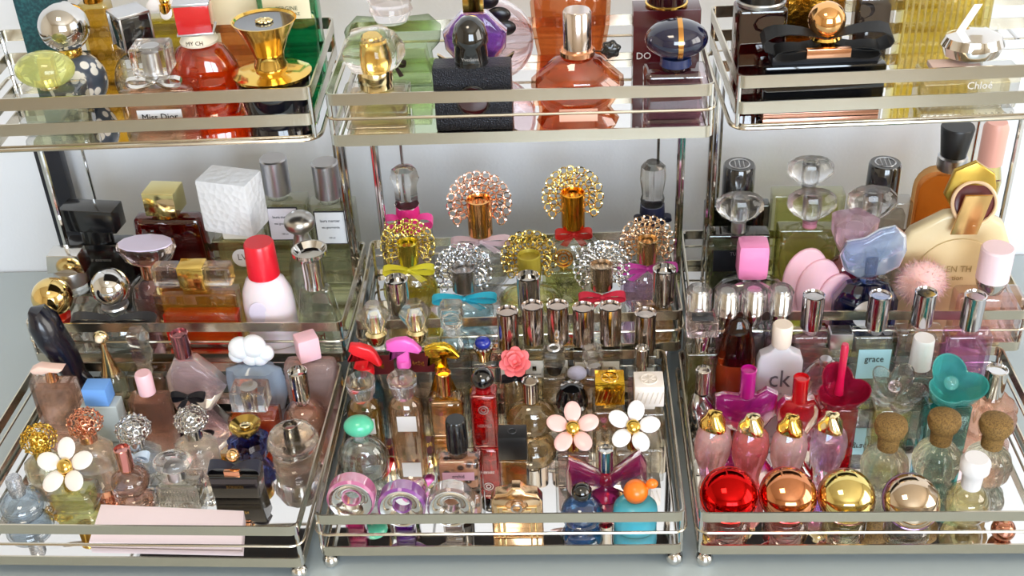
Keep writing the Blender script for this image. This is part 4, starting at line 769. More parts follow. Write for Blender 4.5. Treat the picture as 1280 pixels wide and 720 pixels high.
b.jar(60, 34, 514, None, 'f0501c', 517, g=glass('ffc8a8', dens=.3), bev=2, dens=.9, wall=.06); b.box('square_cap', crystal(clear=.2), 44, 32, 482, 506, 2, seg=1); b.lathe('cap_core', CHROME, [(11, 482.6), (11, 484), (9, 506)], sub=True); b.box('neck', CHROME, 14, 12, 506, 515, 1)
b = B('midnight-blue ringed bottle with a tilted gold disc cap', 'B1', 305, 526, 602)
b.lathe('bottle_body', crystal('1a2a78', clear=.2), [(9, 546), (22, 551), (26, 559), (20, 566), (25, 573), (22, 584), (16, 602)], wave=.06, nw=10, seg=40); b.lathe('disc_cap', metal('b89c54', .2), [(2, 532), (10, 533), (18, 529), (20, 530), (18, 535), (7, 541), (7, 548)]); b.ball('gold_button', PGOLD, 7, 531, (1, .9, .3), sub=True)
b = B('clear cut-glass bottle with a dark cap sunk in a faceted glass collar', 'B1', 362, 530, 579)
b.pot([(19, 563), (29, 567), (29, 574), (25, 579)], 'e9dccc', 568, dens=.1, seg=12, flat=True, g=crystal(clear=.285)); b.lathe('glass_collar', crystal(clear=.18), [(12, 536), (28, 541), (33, 551), (28, 561), (20, 565)], seg=12, flat=True); b.cup('dished_cap', metal('8d8880', .2), 9, 531, 560, 3, sub=True)
b = B('glossy black wedge bottle with navy bow and little gold ball', 'B1', 289, 560, 622)
b.plate('bottle_body', solid('08080c', .08, coat=1), [(-32, 584), (32, 584), (28, 622), (-30, 622)], 30, 3); b.bow(solid('10142c', .45, sheen=.4), 66, 582, -4, 18, 0, wide=8, th=.5, label='navy satin bow'); b.ball('gold_ball', metal('ecc088', .08), 9, 569); b.box('gold_plate', ROSE, 20, 6, 578, 585, 1, cy=-14); b.text('BONBON', 5, 602, 15.4, GOLD)
b = B('ribbed cream-clear square bottle with an oval glass lens cap', 'B1', 212, 562, 640)
b.jar(60, 34, 596, None, 'eee6d2', 606, bev=3, dens=.12); mb = MB()
for i in range(13): mb.tube([((-26 + 4.3 * i) * b.s, -17.3 * b.s, b.Z(608)), ((-26 + 4.3 * i) * b.s, -17.3 * b.s, b.Z(636))], 1.1 * b.s, 5)
b.out(mb, 'glass_ribs', CR, sub=True); b.ball('lens_cap', crystal(clear=.18), 25, 577, (1, .8, .5)); b.lathe('neck', SILVER, [(10, 585), (11, 597)])
b = B('faceted pink orb bottle with rose-copper cap, in front of the silver filigree bottle', 'B1', 151, 558, 642)
b.pot(sph(25, 587, 642, 7, 8), 'ecc6b0', 600, g=glass('f9e4dc', dens=.35), seg=10, flat=True, dens=.15); b.cup('copper_cap', metal('d69a94', .15), 10, 560, 584, 3); b.lathe('neck', ROSE, [(7, 584), (7, 588)])
b = B('yellow-green square bottle with a large white daisy on its cap, front left', 'B1', 72, 582, 664)
b.jar(58, 40, 608, None, 'dfe07a', 613, bev=8, dens=.2); b.lathe('neck', GOLD, [(8, 588), (9, 609)]); b.daisy(36, 583, solid('e9e2dc', .4, coat=.3), GOLD, 5, 50, .35)
for lab, x, yt, yb_, m, R, bw, lq in (('miniature with a yellow-gold filigree crown cap at the left edge', 43, 536, 618, metal('e0c05c', .2), 21, 28, 'ecebd0'), ('miniature with a rose-gold filigree crown cap', 103, 516, 600, metal('dfa488', .2), 21, 28, 'f0e0d2'), ('miniature with a silver filigree crown cap and pale blue bow', 160, 524, 604, metal('d8dadc', .18), 21, 30, 'dfe8f2'), ('miniature with a silver filigree crown cap, behind the ribbed lens-cap bottle', 235, 512, 598, metal('d2d2d0', .18), 20, 28, 'f0e6dc')):
    b = B(lab, 'B1', x, yt, yb_, group='filigree-capped miniatures'); yy = yt + 34
    b.lathe('glass_body', crystal('fbfbf9', clear=.285), [(9, yy - 2), (20, yy + 4), (bw, yy + 16), (bw, yb_)], seg=10, flat=True, sy=.8); b.lathe('liquid', liquid(lq, .15), [(bw * .6, yy + 12), (bw * .82, yy + 20), (bw * .82, yb_ - 3)], seg=10, sy=.76, sub=True); b.lathe('cap_barrel', m, [(10, yt + 10), (11, yt + 12), (11, yy - 1)]); b.crown(m, R, yt + 10)
    if x == 160: b.bow(solid('c9dcf2', .35), 40, yy + 4, -16, 14, 6, wide=5)
b = B('round grey-blue glass bottle with beaded silver cap, at the far left edge', 'B1', 24, 596, 668)
b.pot(sph(30, 616, 668, 10, 9), 'b9c8d4', 630, g=glass('dfe8ee', dens=.35), dens=.25); b.lathe('beaded_cap', pattern('f2f2f4', 'a0a4ac', 'voronoi', 900, .2, .5, .2, .6), [(8, 596), (10, 600), (10, 614), (9, 618)])
# the white card lies flat on the mirror
fz = floor_z('B1') + .0004; cn = [hit(x, y, fz + .003) for x, y in ((112, 680), (302, 684), (305, 641), (127, 633))]
cc = sum(cn, Vector()) / 4; mb = MB(); v = [(p.x - cc.x, p.y - cc.y, z) for z in (0, .005) for p in cn]; mb.add(v, [(3, 2, 1, 0), (4, 5, 6, 7), (0, 1, 5, 4), (1, 2, 6, 5), (2, 3, 7, 6), (3, 0, 4, 7)], True)
o = mb.build('folded_card', solid('f6e6ee', .7)); o.location = (cc.x, cc.y, fz); tag(o, 'blank pale pink card lying flat on the mirror at the front left', 'card')
# ================================================================ MIDDLE RACK, LOWER TRAY
for lab, x in (('dark-red-labelled bottle with faceted crystal cap, nearest the side rail', 468), ('dark-red-labelled bottle with faceted crystal cap, behind the pink trigger', 527)):
    b = B(lab, 'B2', x, 374, 504, group='bottles with faceted crystal caps'); b.jar(50, 26, 424, None, 'e6d6cc', 440, bev=3, dens=.12); b.lathe('crystal_cap', CR, [(10, 377), (20, 388), (20, 392), (10, 408)], seg=6, flat=True, rot=.2); b.lathe('cap_core', PGOLD, [(5, 388), (7, 408)], sub=True); b.lathe('gold_neck', PGOLD, [(11, 408), (14, 411), (13, 418), (9, 424)])
    b.label(40, 432, 458, 13.3, solid('5a0f18', .4)); b.text('bcbg', 8, 445, 14, GOLD)
b = B('clear bottle with a bubble-ringed glass cube cap, in front of the cyan ribbon', 'B2', 573, 370, 502)
b.pot([(10, 412), (18, 420), (20, 440), (20, 502)], 'e6eef0', 440, dens=.1); b.box('cube_cap', CR, 28, 24, 376, 404, 4, seg=1); b.lathe('neck', CR, [(8, 404), (9, 413)]); mb = MB(); mb.torus((0, -8 * b.s, b.Z(392)), 10 * b.s, 1.5 * b.s, Matrix.Rotation(PI / 2 - .5, 3, 'X')); b.out(mb, 'glass_ring', CR)
for x, yt, w_ in ((624, 388, 'first'), (660, 381, 'second'), (696, 381, 'third'), (729, 383, 'fourth'), (763, 382, 'fifth'), (807, 390, 'last')):
    b = B('square clear bottle with tall silver cap, %s from left in the row of six' % w_, 'B2', x, yt, 502, group='row of silver cylinder caps'); b.jar(30, 24, yt + 47, None, 'e6dfc6', yt + 62, bev=2, dens=.1); b.cup('silver_cap', metal('d9cfca', .13), 13.5, yt, yt + 43, 3)
    b.label(22, yt + 62, yt + 84, 12.3, solid('e4e2da', .6)); b.box('black_square', BLACK, 5, .4, yt + 69, yt + 75, 0, cy=-13.3, sub=True); b.text('JO MALONE', 3, yt + 80, 13.1)
def trigger(lab, x, yt, yb_, cap, body, bl, tilt=0):
    b = B(lab, 'B2', x, yt, yb_, group='trigger-spray miniatures'); a = math.radians(tilt)
    pts = [(-19, -2), (-8, -6), (6, -7), (14, -3), (24, 7), (20, 11), (8, 8), (8, 24), (-8, 24), (-8, 10), (-12, 8), (-14, 18), (-17, 17), (-15, 6), (-19, 6)]
    pts = [(px_ * math.cos(a) - py_ * math.sin(a), yt + 9 + px_ * math.sin(a) + py_ * math.cos(a)) for px_, py_ in pts]
    b.plate('spray_trigger', cap, pts, 11, 3); b.lathe('spray_collar', cap, [(8, yt + 28), (9, yt + 30), (9, yt + 36)]); b.pot([(8, yt + 36), (11, yt + 44), (18, yt + 62), (19, yb_)], bl, yt + 55, g=body, sy=.7, dens=.2)
trigger('trigger-spray miniature with a red head and blue body', 455, 428, 526, solid('e01424', .3, coat=.4), glass('9fd0e4', dens=.4), '6fb4cc', 22)
trigger('trigger-spray miniature with a bubblegum-pink head', 501, 420, 520, solid('ec64c4', .3, coat=.4), glass('f0eef0', dens=.3), 'eae4ea', 0)
trigger('trigger-spray miniature all in gold', 549, 427, 522, metal('e6bc3a', .14), metal('d8a830', .16), 'd8b040', 0)
b = B('tall clear bottle with a beaded sapphire and gold crown cap', 'B2', 599, 418, 512)
b.jar(32, 22, 448, None, 'e4e2e0', 462, bev=4, dens=.1); b.ball('sapphire_dome', solid('1c2e9a', .25, coat=.6), 10, 428, (1, 1, .8)); b.lathe('gold_collar', PGOLD, [(11, 432), (12, 435), (9, 442), (8, 448)]); mb = MB()
for k in range(14): mb.ball((11 * b.s * math.cos(k * PI / 7), 11 * b.s * math.sin(k * PI / 7), b.Z(432)), 1.7 * b.s, seg=8, ring=6)
b.out(mb, 'bead_ring', SILVER)
for lab, x, yt, lq, gg in (('round-shouldered bottle of dark yellow perfume with a clear dished glass cap', 450, 474, 'c8941c', 'f6e6b4'), ('round-shouldered bottle of pale peach perfume with a clear dished glass cap', 502, 471, 'efc89a', 'fbf0e2')):
    b = B(lab, 'B2', x, yt, yt + 108, group='dished glass caps'); b.pot([(12, yt + 24), (19, yt + 32), (22, yt + 42), (22, yt + 108)], lq, yt + 33, g=glass(gg), dens=.2, sy=.8); b.lathe('dished_cap', crystal(clear=.18), [(2, yt + 6), (13, yt + 5), (17, yt), (18.5, yt + 1), (17, yt + 14), (11, yt + 24)]); b.label(24, yt + 46, yt + 76, 17.8, WHITE, cx=3)
b = B('square-shouldered bottle of yellow perfume with a slim gold cap', 'B2', 554, 463, 566)
b.jar(46, 30, 494, None, 'e8c25a', 504, g=glass('faeecb'), bev=8, dens=.2); b.cup('gold_cap', metal('e2b274', .12), 9.5, 465, 490, 3); b.lathe('neck', CR, [(8, 489), (8, 495)])
b = B('tall ruby-red bottle with a glossy black ball cap and ring emblem', 'B2', 602, 460, 588)
b.jar(34, 28, 486, None, 'c01018', 490, g=glass('f0585c', dens=.4), bev=5, dens=.6, wall=.05); b.ball('ball_cap', solid('0c0c0e', .08, coat=1), 14.5, 472, (1, 1, .95)); b.lathe('neck', solid('8a0a10', .2), [(9, 482), (10, 487)]); X = Matrix.Rotation(PI / 2, 3, 'X'); mb = MB()
for r_ in (3, 6): mb.torus((0, -14.4 * b.s, b.Z(512)), r_ * b.s, .7 * b.s, X, 20, 5)
b.out(mb, 'ring_emblem', SILVER); b.text('HERMES', 5, 542, 14.4, SILVER)
b = B('pale bottle topped with a coral fabric rose and black ribbon', 'B2', 643, 440, 540)
b.pot([(10, 470), (15, 478), (17, 496), (17, 540)], 'e6c9a0', 482, dens=.15, sy=.8); b.rose(21, 452, solid('f47a80', .6, sss=.1)); b.bow(solid('120e14', .45), 34, 468, -8, 8, 0, wide=4.5, label='flat black ribbon'); b.lathe('neck', BLACK, [(8, 460), (9, 471)])
b = B('round champagne-gold bottle with a tilted silver cap', 'B2', 666, 474, 572)
b.pot(sph(33, 500, 572, 10, 9), 'e2c690', 512, g=glass('f6ecd4', dens=.3), sy=.7, dens=.3); b.cup('silver_cap', CHROME, 10.5, 475, 499, 2)
b = B('slim bottle with a rounded glass cap over a black collar', 'B2', 692, 428, 530)
b.jar(32, 24, 464, None, 'ecd0b4', 474, bev=3, dens=.12); b.box('glass_cap', CR, 28, 22, 434, 454, 6, seg=2); mb = MB(); mb.torus((0, 0, b.Z(434)), 7 * b.s, 1.6 * b.s); b.out(mb, 'cap_ring', SILVER, sub=True); b.lathe('black_collar', BLACK, [(10, 452), (11, 456), (8, 464)])
b = B('low champagne bottle with crystal cube cap and lavender puff beside it', 'B2', 741, 424, 520)
b.jar(60, 26, 460, None, 'e9c89a', 466, g=glass('fbf0de'), bev=6, dens=.2); b.box('cube_cap', CR, 21, 20, 431, 451, 1.5, seg=1, rot=20); b.lathe('neck', SILVER, [(8, 450), (9, 461)]); b.ball('lavender_puff', solid('b4b2cc', .9, sheen=.8), 11, 458, (1.1, .9, .8), cx=-20, cy=-6, disp=lambda q: 1 + .1 * noise.noise(q * 6))
b = B('square peach bottle with a large glossy black rounded cap', 'B2', 711, 480, 580)
b.jar(38, 30, 520, None, 'ecd0b8', 530, bev=3, dens=.12); b.lathe('black_cap', solid('0b0b0d', .06, coat=1), [(4, 480), (14, 483), (19, 493), (20, 498), (18, 500), (20.5, 503), (15, 514), (9, 520)])
for lab, x, yt, m, m2 in (('clear bottle with a square gold cap stamped with a round lattice crest', 762, 472, metal('d9a72c', .16, 300, .2), GOLD), ('clear bottle with a square white cap stamped with a round lattice crest', 811, 474, solid('f1e9e4', .45), solid('e6dcd2', .4))):
    b = B(lab, 'B2', x, yt, 574, group='square lattice-crest caps'); b.jar(42, 34, yt + 32, None, 'ecd6b0', yt + 46, bev=4, dens=.12); b.box('square_cap', m, 36, 32, yt, yt + 24, 1); b.box('neck', m2, 16, 14, yt + 24, yt + 33, 1)
    mb = MB(); zc = b.Z(yt) + .0001; mb.torus((0, 0, zc), 10 * b.s, 1.1 * b.s, None, 28, 5)
    for k in range(4):
        a = k * PI / 4; mb.tube([(9 * b.s * math.cos(a), 9 * b.s * math.sin(a), zc), (-9 * b.s * math.cos(a), -9 * b.s * math.sin(a), zc)], .9 * b.s, 5)
    for k in range(6):
        x0 = (-15 + 6 * k) * b.s; mb.tube([(x0 - 2.4 * b.s, -16.2 * b.s, b.Z(yt + 20)), (x0 + 2.4 * b.s, -16.2 * b.s, b.Z(yt + 6))], .9 * b.s, 5)
    b.out(mb, 'lattice_crest', m2, sub=True)
b = B('small clear bottle with a chrome cup cap, below the last silver cylinder', 'B2', 803, 432, 530)
b.jar(40, 22, 462, None, 'e8b8c4', 478, bev=3, dens=.15); b.cup('chrome_cap', CHROME, 8.5, 434, 456, 4); b.lathe('neck', CHROME, [(6, 456), (6, 463)])
for lab, x, yt, yb_, pm, lq, ro in (('square bottle under a big pale pink daisy with gold centre', 716, 535, 628, solid('eebcb8', .4, coat=.3), 'f0c4ba', .32), ('square bottle under a big white daisy with gold centre, right side', 792, 538, 626, solid('e9e7ea', .4, coat=.3), 'eee2d2', .12)):
    b = B(lab, 'B2', x, yt, yb_, group='daisy-topped bottles'); b.jar(46, 28, yt + 24, None, lq, yt + 34, bev=5, dens=.15); b.lathe('neck', GOLD, [(7, yt + 6), (8, yt + 25)]); b.daisy(33, yt, pm, metal('e2bc5a', .12), 5, 50, ro)
b = B('clear bottle with tortoiseshell pattern, pink label and fluted black cap', 'B2', 569, 524, 628)
b.jar(60, 34, 566, None, pattern('3a1a10', 'c88a6a', 'voronoi', 160, .35, .55, .2), 572, bev=9, dens=.3); b.lathe('fluted_cap', BLACK, [(11, 524), (12.5, 526), (13, 559)], wave=.04, nw=16, seg=48); b.lathe('neck', CR, [(9, 559), (12, 566)]); b.label(40, 585, 600, 17.3, solid('d8a8c0', .4)); b.text('orchid', 6, 592, 18)
b = B('small amber perfume bottle with a matte black square cap', 'B2', 640, 535, 634)
b.jar(38, 26, 568, None, 'c8782c', 576, bev=3, dens=.3, wall=.12); b.box('square_cap', solid('101012', .4), 35, 26, 539, 566, 1)
mb = MB(); mb.torus((0, 0, b.Z(538.6)), 5 * b.s, .6 * b.s); b.out(mb, 'cap_emblem', solid('2c2c30', .3), sub=True)
b = B('magenta bow-shaped glass bottle with a silver cap at its knot', 'B2', 757, 553, 632)
mg = crystal('a01a5c', clear=.12, ior=1.4)
b.plate('bow_wing', mg, [(-4, 586), (-30, 572), (-46, 566), (-50, 580), (-50, 610), (-42, 630), (-22, 622), (-4, 606)], 20, 7); b.plate('bow_wing', mg, [(4, 586), (28, 568), (42, 560), (50, 572), (52, 606), (43, 628), (22, 620), (4, 606)], 20, 7); b.ball('bow_knot', crystal('c01440', clear=.18), 12, 594, (1, 1, .9)); b.lathe('bottle_foot', mg, [(10, 602), (16, 610), (18, 632)], sy=.8); b.cup('silver_cap', CHROME, 9.5, 555, 580, 3)
b = B('round clear bottle with a jade-green oval pebble cap', 'B2', 447, 522, 614)
b.pot(sph(33, 546, 614, 12, 9), 'dbe8ec', 562, g=glass('e4f0f2', dens=.3), dens=.1, sy=.75); b.ball('pebble_cap', solid('56c4a0', .3, coat=.5, sss=.2), 19, 532, (1, .8, .72)); b.lathe('neck', CR, [(8, 540), (9, 547)])
for lab, x, m, st in (('squat bottle with a tilted pink ring cap faced in chrome, leftmost of three', 436, 'e879b4', 'd8488c'), ('squat bottle with a tilted violet ring cap faced in chrome, centre of three', 500, '9a4cb4', '8a3cc0'), ('squat bottle with a tilted clear silver ring cap faced in chrome, rightmost of three', 562, 'dcd6d0', 'd6ccc4')):
    b = B(lab, 'B2', x, 592 if x < 450 else 601, 674, group='ring-capped squat bottles'); yc = 618 if x < 450 else 627; X = Matrix.Rotation(math.radians(84), 3, 'X'); c = Vector((0, -2 * b.s, b.Z(yc))); u = b.s
    def ringp(prof, nm, mt, sub=False):
        mb = MB(); n = 32; v = []; f = []; q = len(prof)
        for i in range(n):
            a = 2 * PI * i / n
            for r, z in prof: v.append(c + X @ Vector((r * u * math.cos(a), r * u * math.sin(a), z * u)))
        for i in range(n):
            j = (i + 1) % n
            for k in range(q): l = (k + 1) % q; f.append((i * q + k, j * q + k, j * q + l, i * q + l))
        mb.add(v, f); b.out(mb, nm, mt, sub=sub)
    ringp([(27, 12), (30, 9), (30, -9), (27, -12), (11, -10), (10, 4)], 'ring_cap', crystal(m, clear=.25, tw=.45 if m != 'dcd6d0' else .9)); ringp([(27, 12.3), (26.5, 13.5), (20, 12), (11, 4), (11, 3)], 'chrome_face', CHROME, True)
    b.jar(24, 22, yc + 22, None, st, yc + 26, g=glass(m, dens=.3), bev=3, dens=.35)
b = B('gold arch-shaped bottle with a round glass boss, front of the middle rack', 'B2', 645, 604, 674)
b.plate('bottle_body', metal('e8c49c', .18), [(-32, 674), (-32, 620), (-26, 613), (-12, 611), (-5, 605), (5, 605), (12, 611), (26, 613), (32, 620), (32, 674)], 20, 4)
for k in (0, 1): mb = MB(); mb.tube([((-24 + 7 * k) * b.s, -11 * b.s, b.Z(672)), ((-24 + 7 * k) * b.s, -11 * b.s, b.Z(626 + 4 * k)), ((24 - 7 * k) * b.s, -11 * b.s, b.Z(626 + 4 * k)), ((24 - 7 * k) * b.s, -11 * b.s, b.Z(672))], 1.5 * b.s, 6); b.out(mb, 'raised_arch', PGOLD, sub=True)
mb = MB(); mb.ball((0, -8 * b.s, b.Z(625)), 15 * b.s, (1, .5, .8)); b.out(mb, 'glass_boss', crystal('f4e4dc', clear=.2)); mb = MB(); mb.torus((0, -15 * b.s, b.Z(625)), 6 * b.s, 1.4 * b.s, Matrix.Rotation(PI / 2, 3, 'X')); b.out(mb, 'boss_ring', SILVER, sub=True)
b = B('round sky-blue bottle with a glossy black ball cap, front of the middle rack', 'B2', 727, 602, 668)
b.pot(sph(27, 624, 668, 10, 10), '4f8fd0', 634, g=glass('a8ccec', dens=.4), dens=.3); b.ball('ball_cap', solid('0a0a0c', .06, coat=1), 13, 615)
b = B('frosted turquoise bottle with an orange ball cap and small orange bead', 'B2', 795, 598, 668)
b.lathe('bottle_body', solid('4fb6cc', .35, coat=.3, sss=.2), [(8, 623), (20, 626), (27, 634), (28, 644), (27, 668)], sy=.9); b.ball('ball_cap', solid('f57a14', .35, coat=.3), 15.5, 614); b.ball('orange_bead', solid('f57a14', .35, coat=.3), 7, 606, (1.1, .9, .9), cx=20, cy=2); mb = MB(); mb.tube([(12 * b.s, 0, b.Z(611)), (20 * b.s, 2 * b.s, b.Z(606))], 3 * b.s, 8); b.out(mb, 'bead_stalk', solid('f57a14', .35, coat=.3))
# ================================================================ RIGHT RACK, LOWER TRAY
for x, w_, lq in ((866, 'leftmost', 'eadfdc'), (905, 'second from left', 'e8b4b8'), (941, 'third from left', 'e6c6cc'), (977, 'rightmost', 'e2b4c8')):
    b = B('narrow bottle with see-through chrome-cored cap, %s of the four' % w_, 'B3', x, 360, 500, group='four chrome-cored clear caps'); b.jar(32, 26, 404, None, lq, 424, bev=4, dens=.15); b.lathe('clear_cap', crystal(clear=.285), [(13, 360), (16, 363), (16, 384), (13, 388)]); b.lathe('cap_core', CHROME, [(8, 363), (10, 365), (11, 388)], sub=True); b.lathe('chrome_neck', CHROME, [(12, 388), (12, 396), (9, 404)])
for x, lab, w, lq, gg in ((1028, 'clear square bottle with silver cylinder cap, left of the pale blue labelled one', 44, 'eac8cc', 'f6f4f4'), (1088, 'clear square bottle with silver cylinder cap and a pale blue label', 56, 'e4ecee', 'f4f6f6'), (1158, 'clear square bottle with silver cylinder cap behind the white-capped bottle', 56, 'ece4e4', 'f6f5f3'), (1220, 'violet-pink square bottle with silver cylinder cap at the back right', 56, 'd49ad4', 'f0d4f0')):
    b = B(lab, 'B3', x, 368, 500, group='back row of silver cylinder caps'); b.jar(w, 26, 412, None, lq, 424, g=glass(gg, dens=.3), bev=4, dens=.2); b.cup('silver_cap', metal('cfcdd2', .12), 13.5, 368, 406, 2.5); b.lathe('neck', CR, [(9, 405), (9, 413)])
    if x == 1088: b.label(40, 428, 466, 13.3, solid('a6d4e2', .5)); b.text('grace', 11, 440, 14.2)
b = B('pale yellow square bottle with an open square glass cap', 'B3', 878, 387, 525)
b.jar(38, 24, 434, None, 'dcd69a', 446, g=glass('eef0d4'), bev=3, dens=.15); b.box('square_cap', crystal('fbe4e8', clear=.185), 38, 26, 396, 414, 1.5, seg=1); b.box('cap_top', solid('4a4a4c', .2, .6), 26, 16, 394.6, 396, .4, sub=True); b.lathe('chrome_neck', CHROME, [(11, 414), (12, 418), (9, 434)])
b = B('flame-shaped bottle, smoky brown above and orange-red below', 'B3', 924, 393, 530)
b.lathe('bottle_body', crystal('d8481c', clear=.2), [(23, 446), (25, 460), (24, 490), (18, 530)], sy=.55, label='orange-red glass'); b.lathe('flame_cap', crystal('6a2c14', clear=.15), [(3, 393), (12, 398), (18, 412), (22, 430), (23.5, 446)], sy=.55); b.lathe('liquid', liquid('c0300c', .5), [(20, 448), (22, 460), (21, 488), (15, 525)], sy=.5)
b = B('frosted flask-shaped bottle with round cream screw cap and grey letters', 'B3', 975, 405, 540)
b.plate('bottle_body', solid('c6c3cc', .5, sss=.2), [(-9, 430), (9, 430), (14, 436), (25, 442), (28, 452), (28, 540), (-28, 540), (-28, 452), (-25, 442), (-14, 436)], 18, 4); b.lathe('screw_cap', solid('efe0d2', .4), [(11, 405), (12.5, 407), (12, 428), (10, 431)]); b.text('ck', 30, 479, 9.6, solid('5b5862', .5)); b.text('one', 6, 502, 9.6, solid('77747c', .5))
def neckb(b, m, r, y1, y2): b.cup('cylinder_cap', m, r, y1, y2, 3)
b = B('magenta butterfly-shaped bottle with matching cylinder cap', 'B3', 932, 460, 566)
mgc = crystal('c81c9c', clear=.12, ior=1.4); b.plate('glass_body', mgc, [(-12, 492), (12, 492), (24, 484), (38, 490), (38, 522), (24, 546), (12, 548), (14, 566), (-14, 566), (-12, 548), (-24, 546), (-39, 524), (-39, 494), (-28, 490)], 18, 7); neckb(b, solid('c01a90', .15, .4, 1), 10, 461, 493)
b = B('cherry-red heart-shaped bottle with matching cylinder cap', 'B3', 996, 470, 576)
b.plate('glass_body', crystal('e0101c', clear=.12, ior=1.4), [(-10, 498), (10, 498), (18, 496), (25, 508), (25, 530), (15, 550), (10, 576), (-10, 576), (-15, 550), (-26, 530), (-26, 508), (-18, 496)], 24, 8); neckb(b, solid('cc0c18', .15, .4, 1), 10, 471, 500)
def bowl(b, m, r, y1, y2, petals=3, sh=.42):
    mb = MB(); n = 48; prof = [(.3, 1), (.62, .8), (.86, .5), (1, 0), (.95, .02), (.8, .5), (.55, .74), (.1, .86)]; v = []; f = []; q = len(prof); X = Matrix.Rotation(.35, 3, 'X'); H = (y2 - y1)
    zc = b.Z(y2)
    for i in range(n):
        a = 2 * PI * i / n
        for rr, t in prof: k = 1 + sh * abs(math.cos(petals * a / 2 + .5)) - sh * .6; p = Vector((rr * r * k * b.s * math.cos(a), rr * r * k * b.s * math.sin(a), (1 - t) * H * (.8 + .5 * (k - 1)) * b.v)); v.append(X @ p + Vector((0, 0, zc)))
    for i in range(n):
        j = (i + 1) % n
        for k in range(q - 1): f.append((i * q + k, j * q + k, j * q + k + 1, i * q + k + 1))
    f.append(tuple(reversed([i * q for i in range(n)]))); f.append(tuple(i * q + q - 1 for i in range(n))); mb.add(v, f); b.out(mb, 'petal_cup_cap', m)
b = B('crimson glass bottle with an open petal-cup cap and upright red stem', 'B3', 1058, 430, 584)
b.jar(48, 28, 504, None, 'c8102c', 508, g=glass('f0506a', dens=.4, bs=60, bstr=.5), bev=3, dens=.45, wall=.06); bowl(b, crystal('b01038', clear=.18, ior=1.35), 30, 466, 500); b.lathe('stem', solid('c41446', .2, coat=.8), [(4, 430), (5, 434), (4.5, 470), (6, 490)])
b = B('yellow-tinted glass bottle with a clear petal-cup cap', 'B3', 1122, 462, 580)
b.jar(46, 28, 506, None, 'd8c860', 518, g=glass('f2efd0', dens=.3), bev=3, dens=.2); bowl(b, crystal(clear=.185, ior=1.4), 31, 468, 500, 5); b.ball('centre_bead', crystal('f0dce4', clear=.2), 8, 482)
b = B('teal glass bottle with a teal petal-cup cap', 'B3', 1184, 455, 588)
b.jar(54, 30, 500, None, '0a8f8c', 506, g=glass('4cc4c0', dens=.4, bs=60, bstr=.6), bev=3, dens=.4, wall=.06); bowl(b, crystal('4cc8c4', clear=.185, ior=1.35), 33, 458, 496, 3); b.ball('centre_bead', crystal('8adad6', clear=.2), 9, 478)
b = B('swirled silver bottle with small silver cap, beside the left rail of the right rack', 'B3', 879, 460, 566)
b.lathe('bottle_body', metal('c8ccd2', .12), [(9, 490), (15, 504), (17, 528), (13, 566)], wave=.12, nw=4, seg=40, twist=2.2); neckb(b, CHROME, 9.5, 461, 488)
b = B('square clear bottle with a plain white barrel cap', 'B3', 1151, 418, 524)
b.jar(54, 24, 460, None, 'e2e6dc', 474, bev=4, dens=.12); b.lathe('white_cap', WHITE, [(12, 418), (13, 420), (13.5, 453)]); b.lathe('neck', CR, [(9, 453), (9, 461)])
b = B('crinkled peach-pink glass bottle with silver cap at the right edge', 'B3', 1242, 459, 582)
b.lathe('glass_body', crystal('f2bfa4', bs=35, bstr=.9, clear=.35), [(12, 496), (28, 504), (35, 524), (34, 556), (24, 582)], wave=.05, nw=9, seg=36); neckb(b, CHROME, 13.5, 461, 495)
b = B('slim clear bottle with a dark-topped square cap, beside the pale blue label', 'B3', 1061, 404, 514)
b.jar(26, 20, 440, None, 'e8dcd8', 452, bev=3, dens=.1); b.box('square_cap', SILVER, 28, 20, 412, 430, 1); b.box('cap_top', solid('3c3a38', .2, .5), 24, 16, 410.5, 412, .4, sub=True); b.box('neck', CR, 14, 12, 430, 441, 1)
b = B('iridescent lavender disc bottle behind the cherry-red heart', 'B3', 1018, 448, 545)
b.plate('glass_body', crystal('e4dcf2', film=420, bs=30, bstr=.4, clear=.25), circ(0, 496, 28, 48), 14, 6); b.lathe('cap', SILVER, [(7, 448), (8, 450), (8, 456)])
ck = pattern('5e4520', '8a6a36', 'noise', 900, .35, .6, .7)
for x, yt, yb_, lab in ((1115, 525, 622, 'ribbed round bottle with a mushroom cork stopper, left of three'), (1182, 518, 612, 'ribbed round bottle with a mushroom cork stopper, in front of the teal bottle'), (1247, 523, 618, 'ribbed round bottle with a mushroom cork stopper, at the right edge')):
    b = B(lab, 'B3', x, yt, yb_, group='cork-stoppered round bottles'); b.pot(sph(29, yt + 34, yb_, 12, 11), 'e6e6d6', yt + 52, g=crystal('fbfbf6', clear=.285), dens=.1, wave=.04, nw=16, seg=64); b.lathe('cork_stopper', ck, [(12, yt - 1), (19, yt + 2), (20.5, yt + 8), (18, yt + 15), (13.5, yt + 19), (13, yt + 33)])
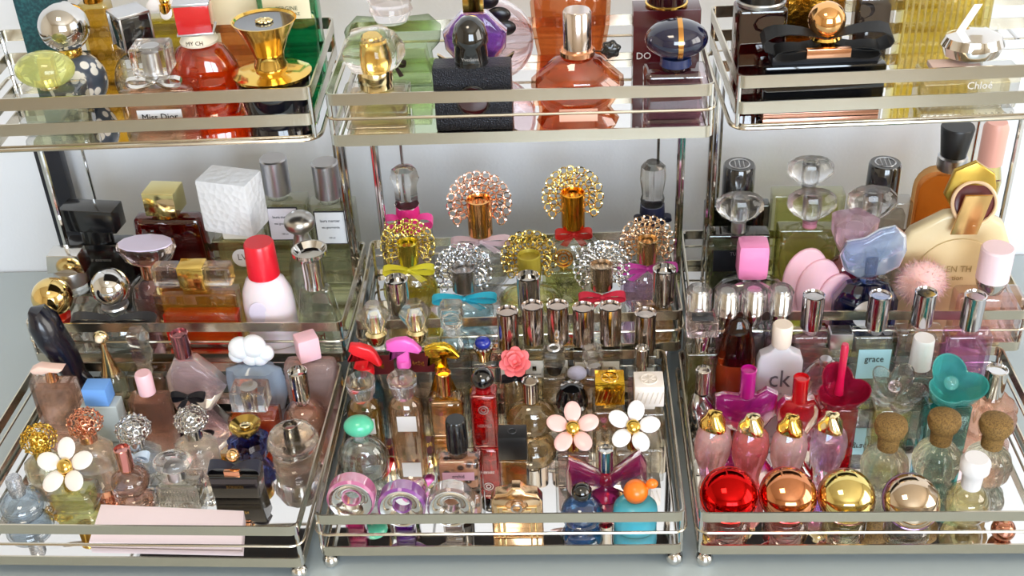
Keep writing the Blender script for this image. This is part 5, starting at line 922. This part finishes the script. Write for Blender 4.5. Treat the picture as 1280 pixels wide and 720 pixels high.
for x, yt, lab, c1, c2, top in ((892, 514, 'twisted egg-shaped pink bottle with gold knot top, leftmost of four', 'f8dcd8', 'f4b0b0', GOLD), (937, 518, 'twisted egg-shaped coral and magenta bottle with silver knot top, second of four', 'f08a80', 'ec5a80', PGOLD), (989, 519, 'twisted egg-shaped blush bottle with gold knot top, third of four', 'f6dcd8', 'f0c0c8', GOLD), (1041, 516, 'twisted egg-shaped opal bottle with silver knot top, rightmost of four', 'f0e8f4', 'e0c0ea', PGOLD)):
    b = B(lab, 'B3', x, yt, 612, group='twisted egg-shaped bottles'); b.lathe('glass_body', crystal(c1, film=480, clear=.25, ior=1.4), [(12, yt + 16), (19, yt + 26), (22.5, yt + 42), (22.5, yt + 58), (18, yt + 76), (15, 612)], wave=.1, nw=2, twist=1.6, seg=40, sy=.9); b.lathe('liquid', liquid(c2, .35), [(15, yt + 32), (19, yt + 44), (18, yt + 57), (11, yt + 73)], sub=True)
    b.lathe('knot_top', top, [(3, yt), (8, yt + 2), (10, yt + 7), (15, yt + 12), (16, yt + 18), (12, yt + 22)], wave=.12, nw=3, twist=1.5, seg=36)
for x, lab, c, rim in ((906, 'low bottle with a mirror-red dome cap, leftmost of the domes', 'c81414', 'e03028'), (981, 'low bottle with a mirror-copper dome cap rimmed in red', 'cf8a62', 'c04a48'), (1060, 'low bottle with a mirror-gold dome cap', 'e0cc82', 'a8786a'), (1145, 'low bottle with a mirror-silver dome cap with violet rim', 'cbb8a2', '8a6a9a')):
    yt = {906: 590, 981: 590, 1060: 592, 1145: 598}[x]; b = B(lab, 'B3', x, yt, 670, group='mirror dome caps'); mb = MB(); X = Matrix.Rotation(math.radians(40), 3, 'X'); c0 = Vector((0, 0, b.Z(yt + 28))); mb.ball(c0, 35 * b.s, (1, 1, .66), 36, 20, mat=X); b.out(mb, 'dome_cap', metal(c, .07)); mb = MB(); mb.torus(c0 - X @ Vector((0, 0, 3 * b.s)), 34.4 * b.s, 2 * b.s, X, 40, 8); b.out(mb, 'dome_rim', metal(rim, .12), sub=True)
    b.pot([(16, yt + 50), (27, yt + 56), (29, yt + 64), (29, 670)], {906: 'c89a8a', 981: 'd8958a', 1060: 'dcd08a', 1145: 'd8c8c4'}[x], yt + 60, dens=.2, sy=.8)
b = B('silvery round glass bottle with a stepped white cap, front right', 'B3', 1221, 572, 668)
b.pot(sph(28, 606, 668, 12, 10), 'efe2a4', 620, g=glass('f6f2e0', dens=.3), dens=.2); b.lathe('stepped_cap', WHITE, [(14, 572), (18, 576), (18, 586), (13, 591), (12, 607)])
b = B('small rose-gold ball-shaped bottle at the far right front', 'B3', 1258, 646, 684)
b.lathe('bottle_body', metal('c88a74', .12), sph(15, 651, 684, 10, 5)); b.lathe('cap', ROSE, [(4, 644), (5, 651)])
for w__ in WARN: print('OFFTRAY', w__)
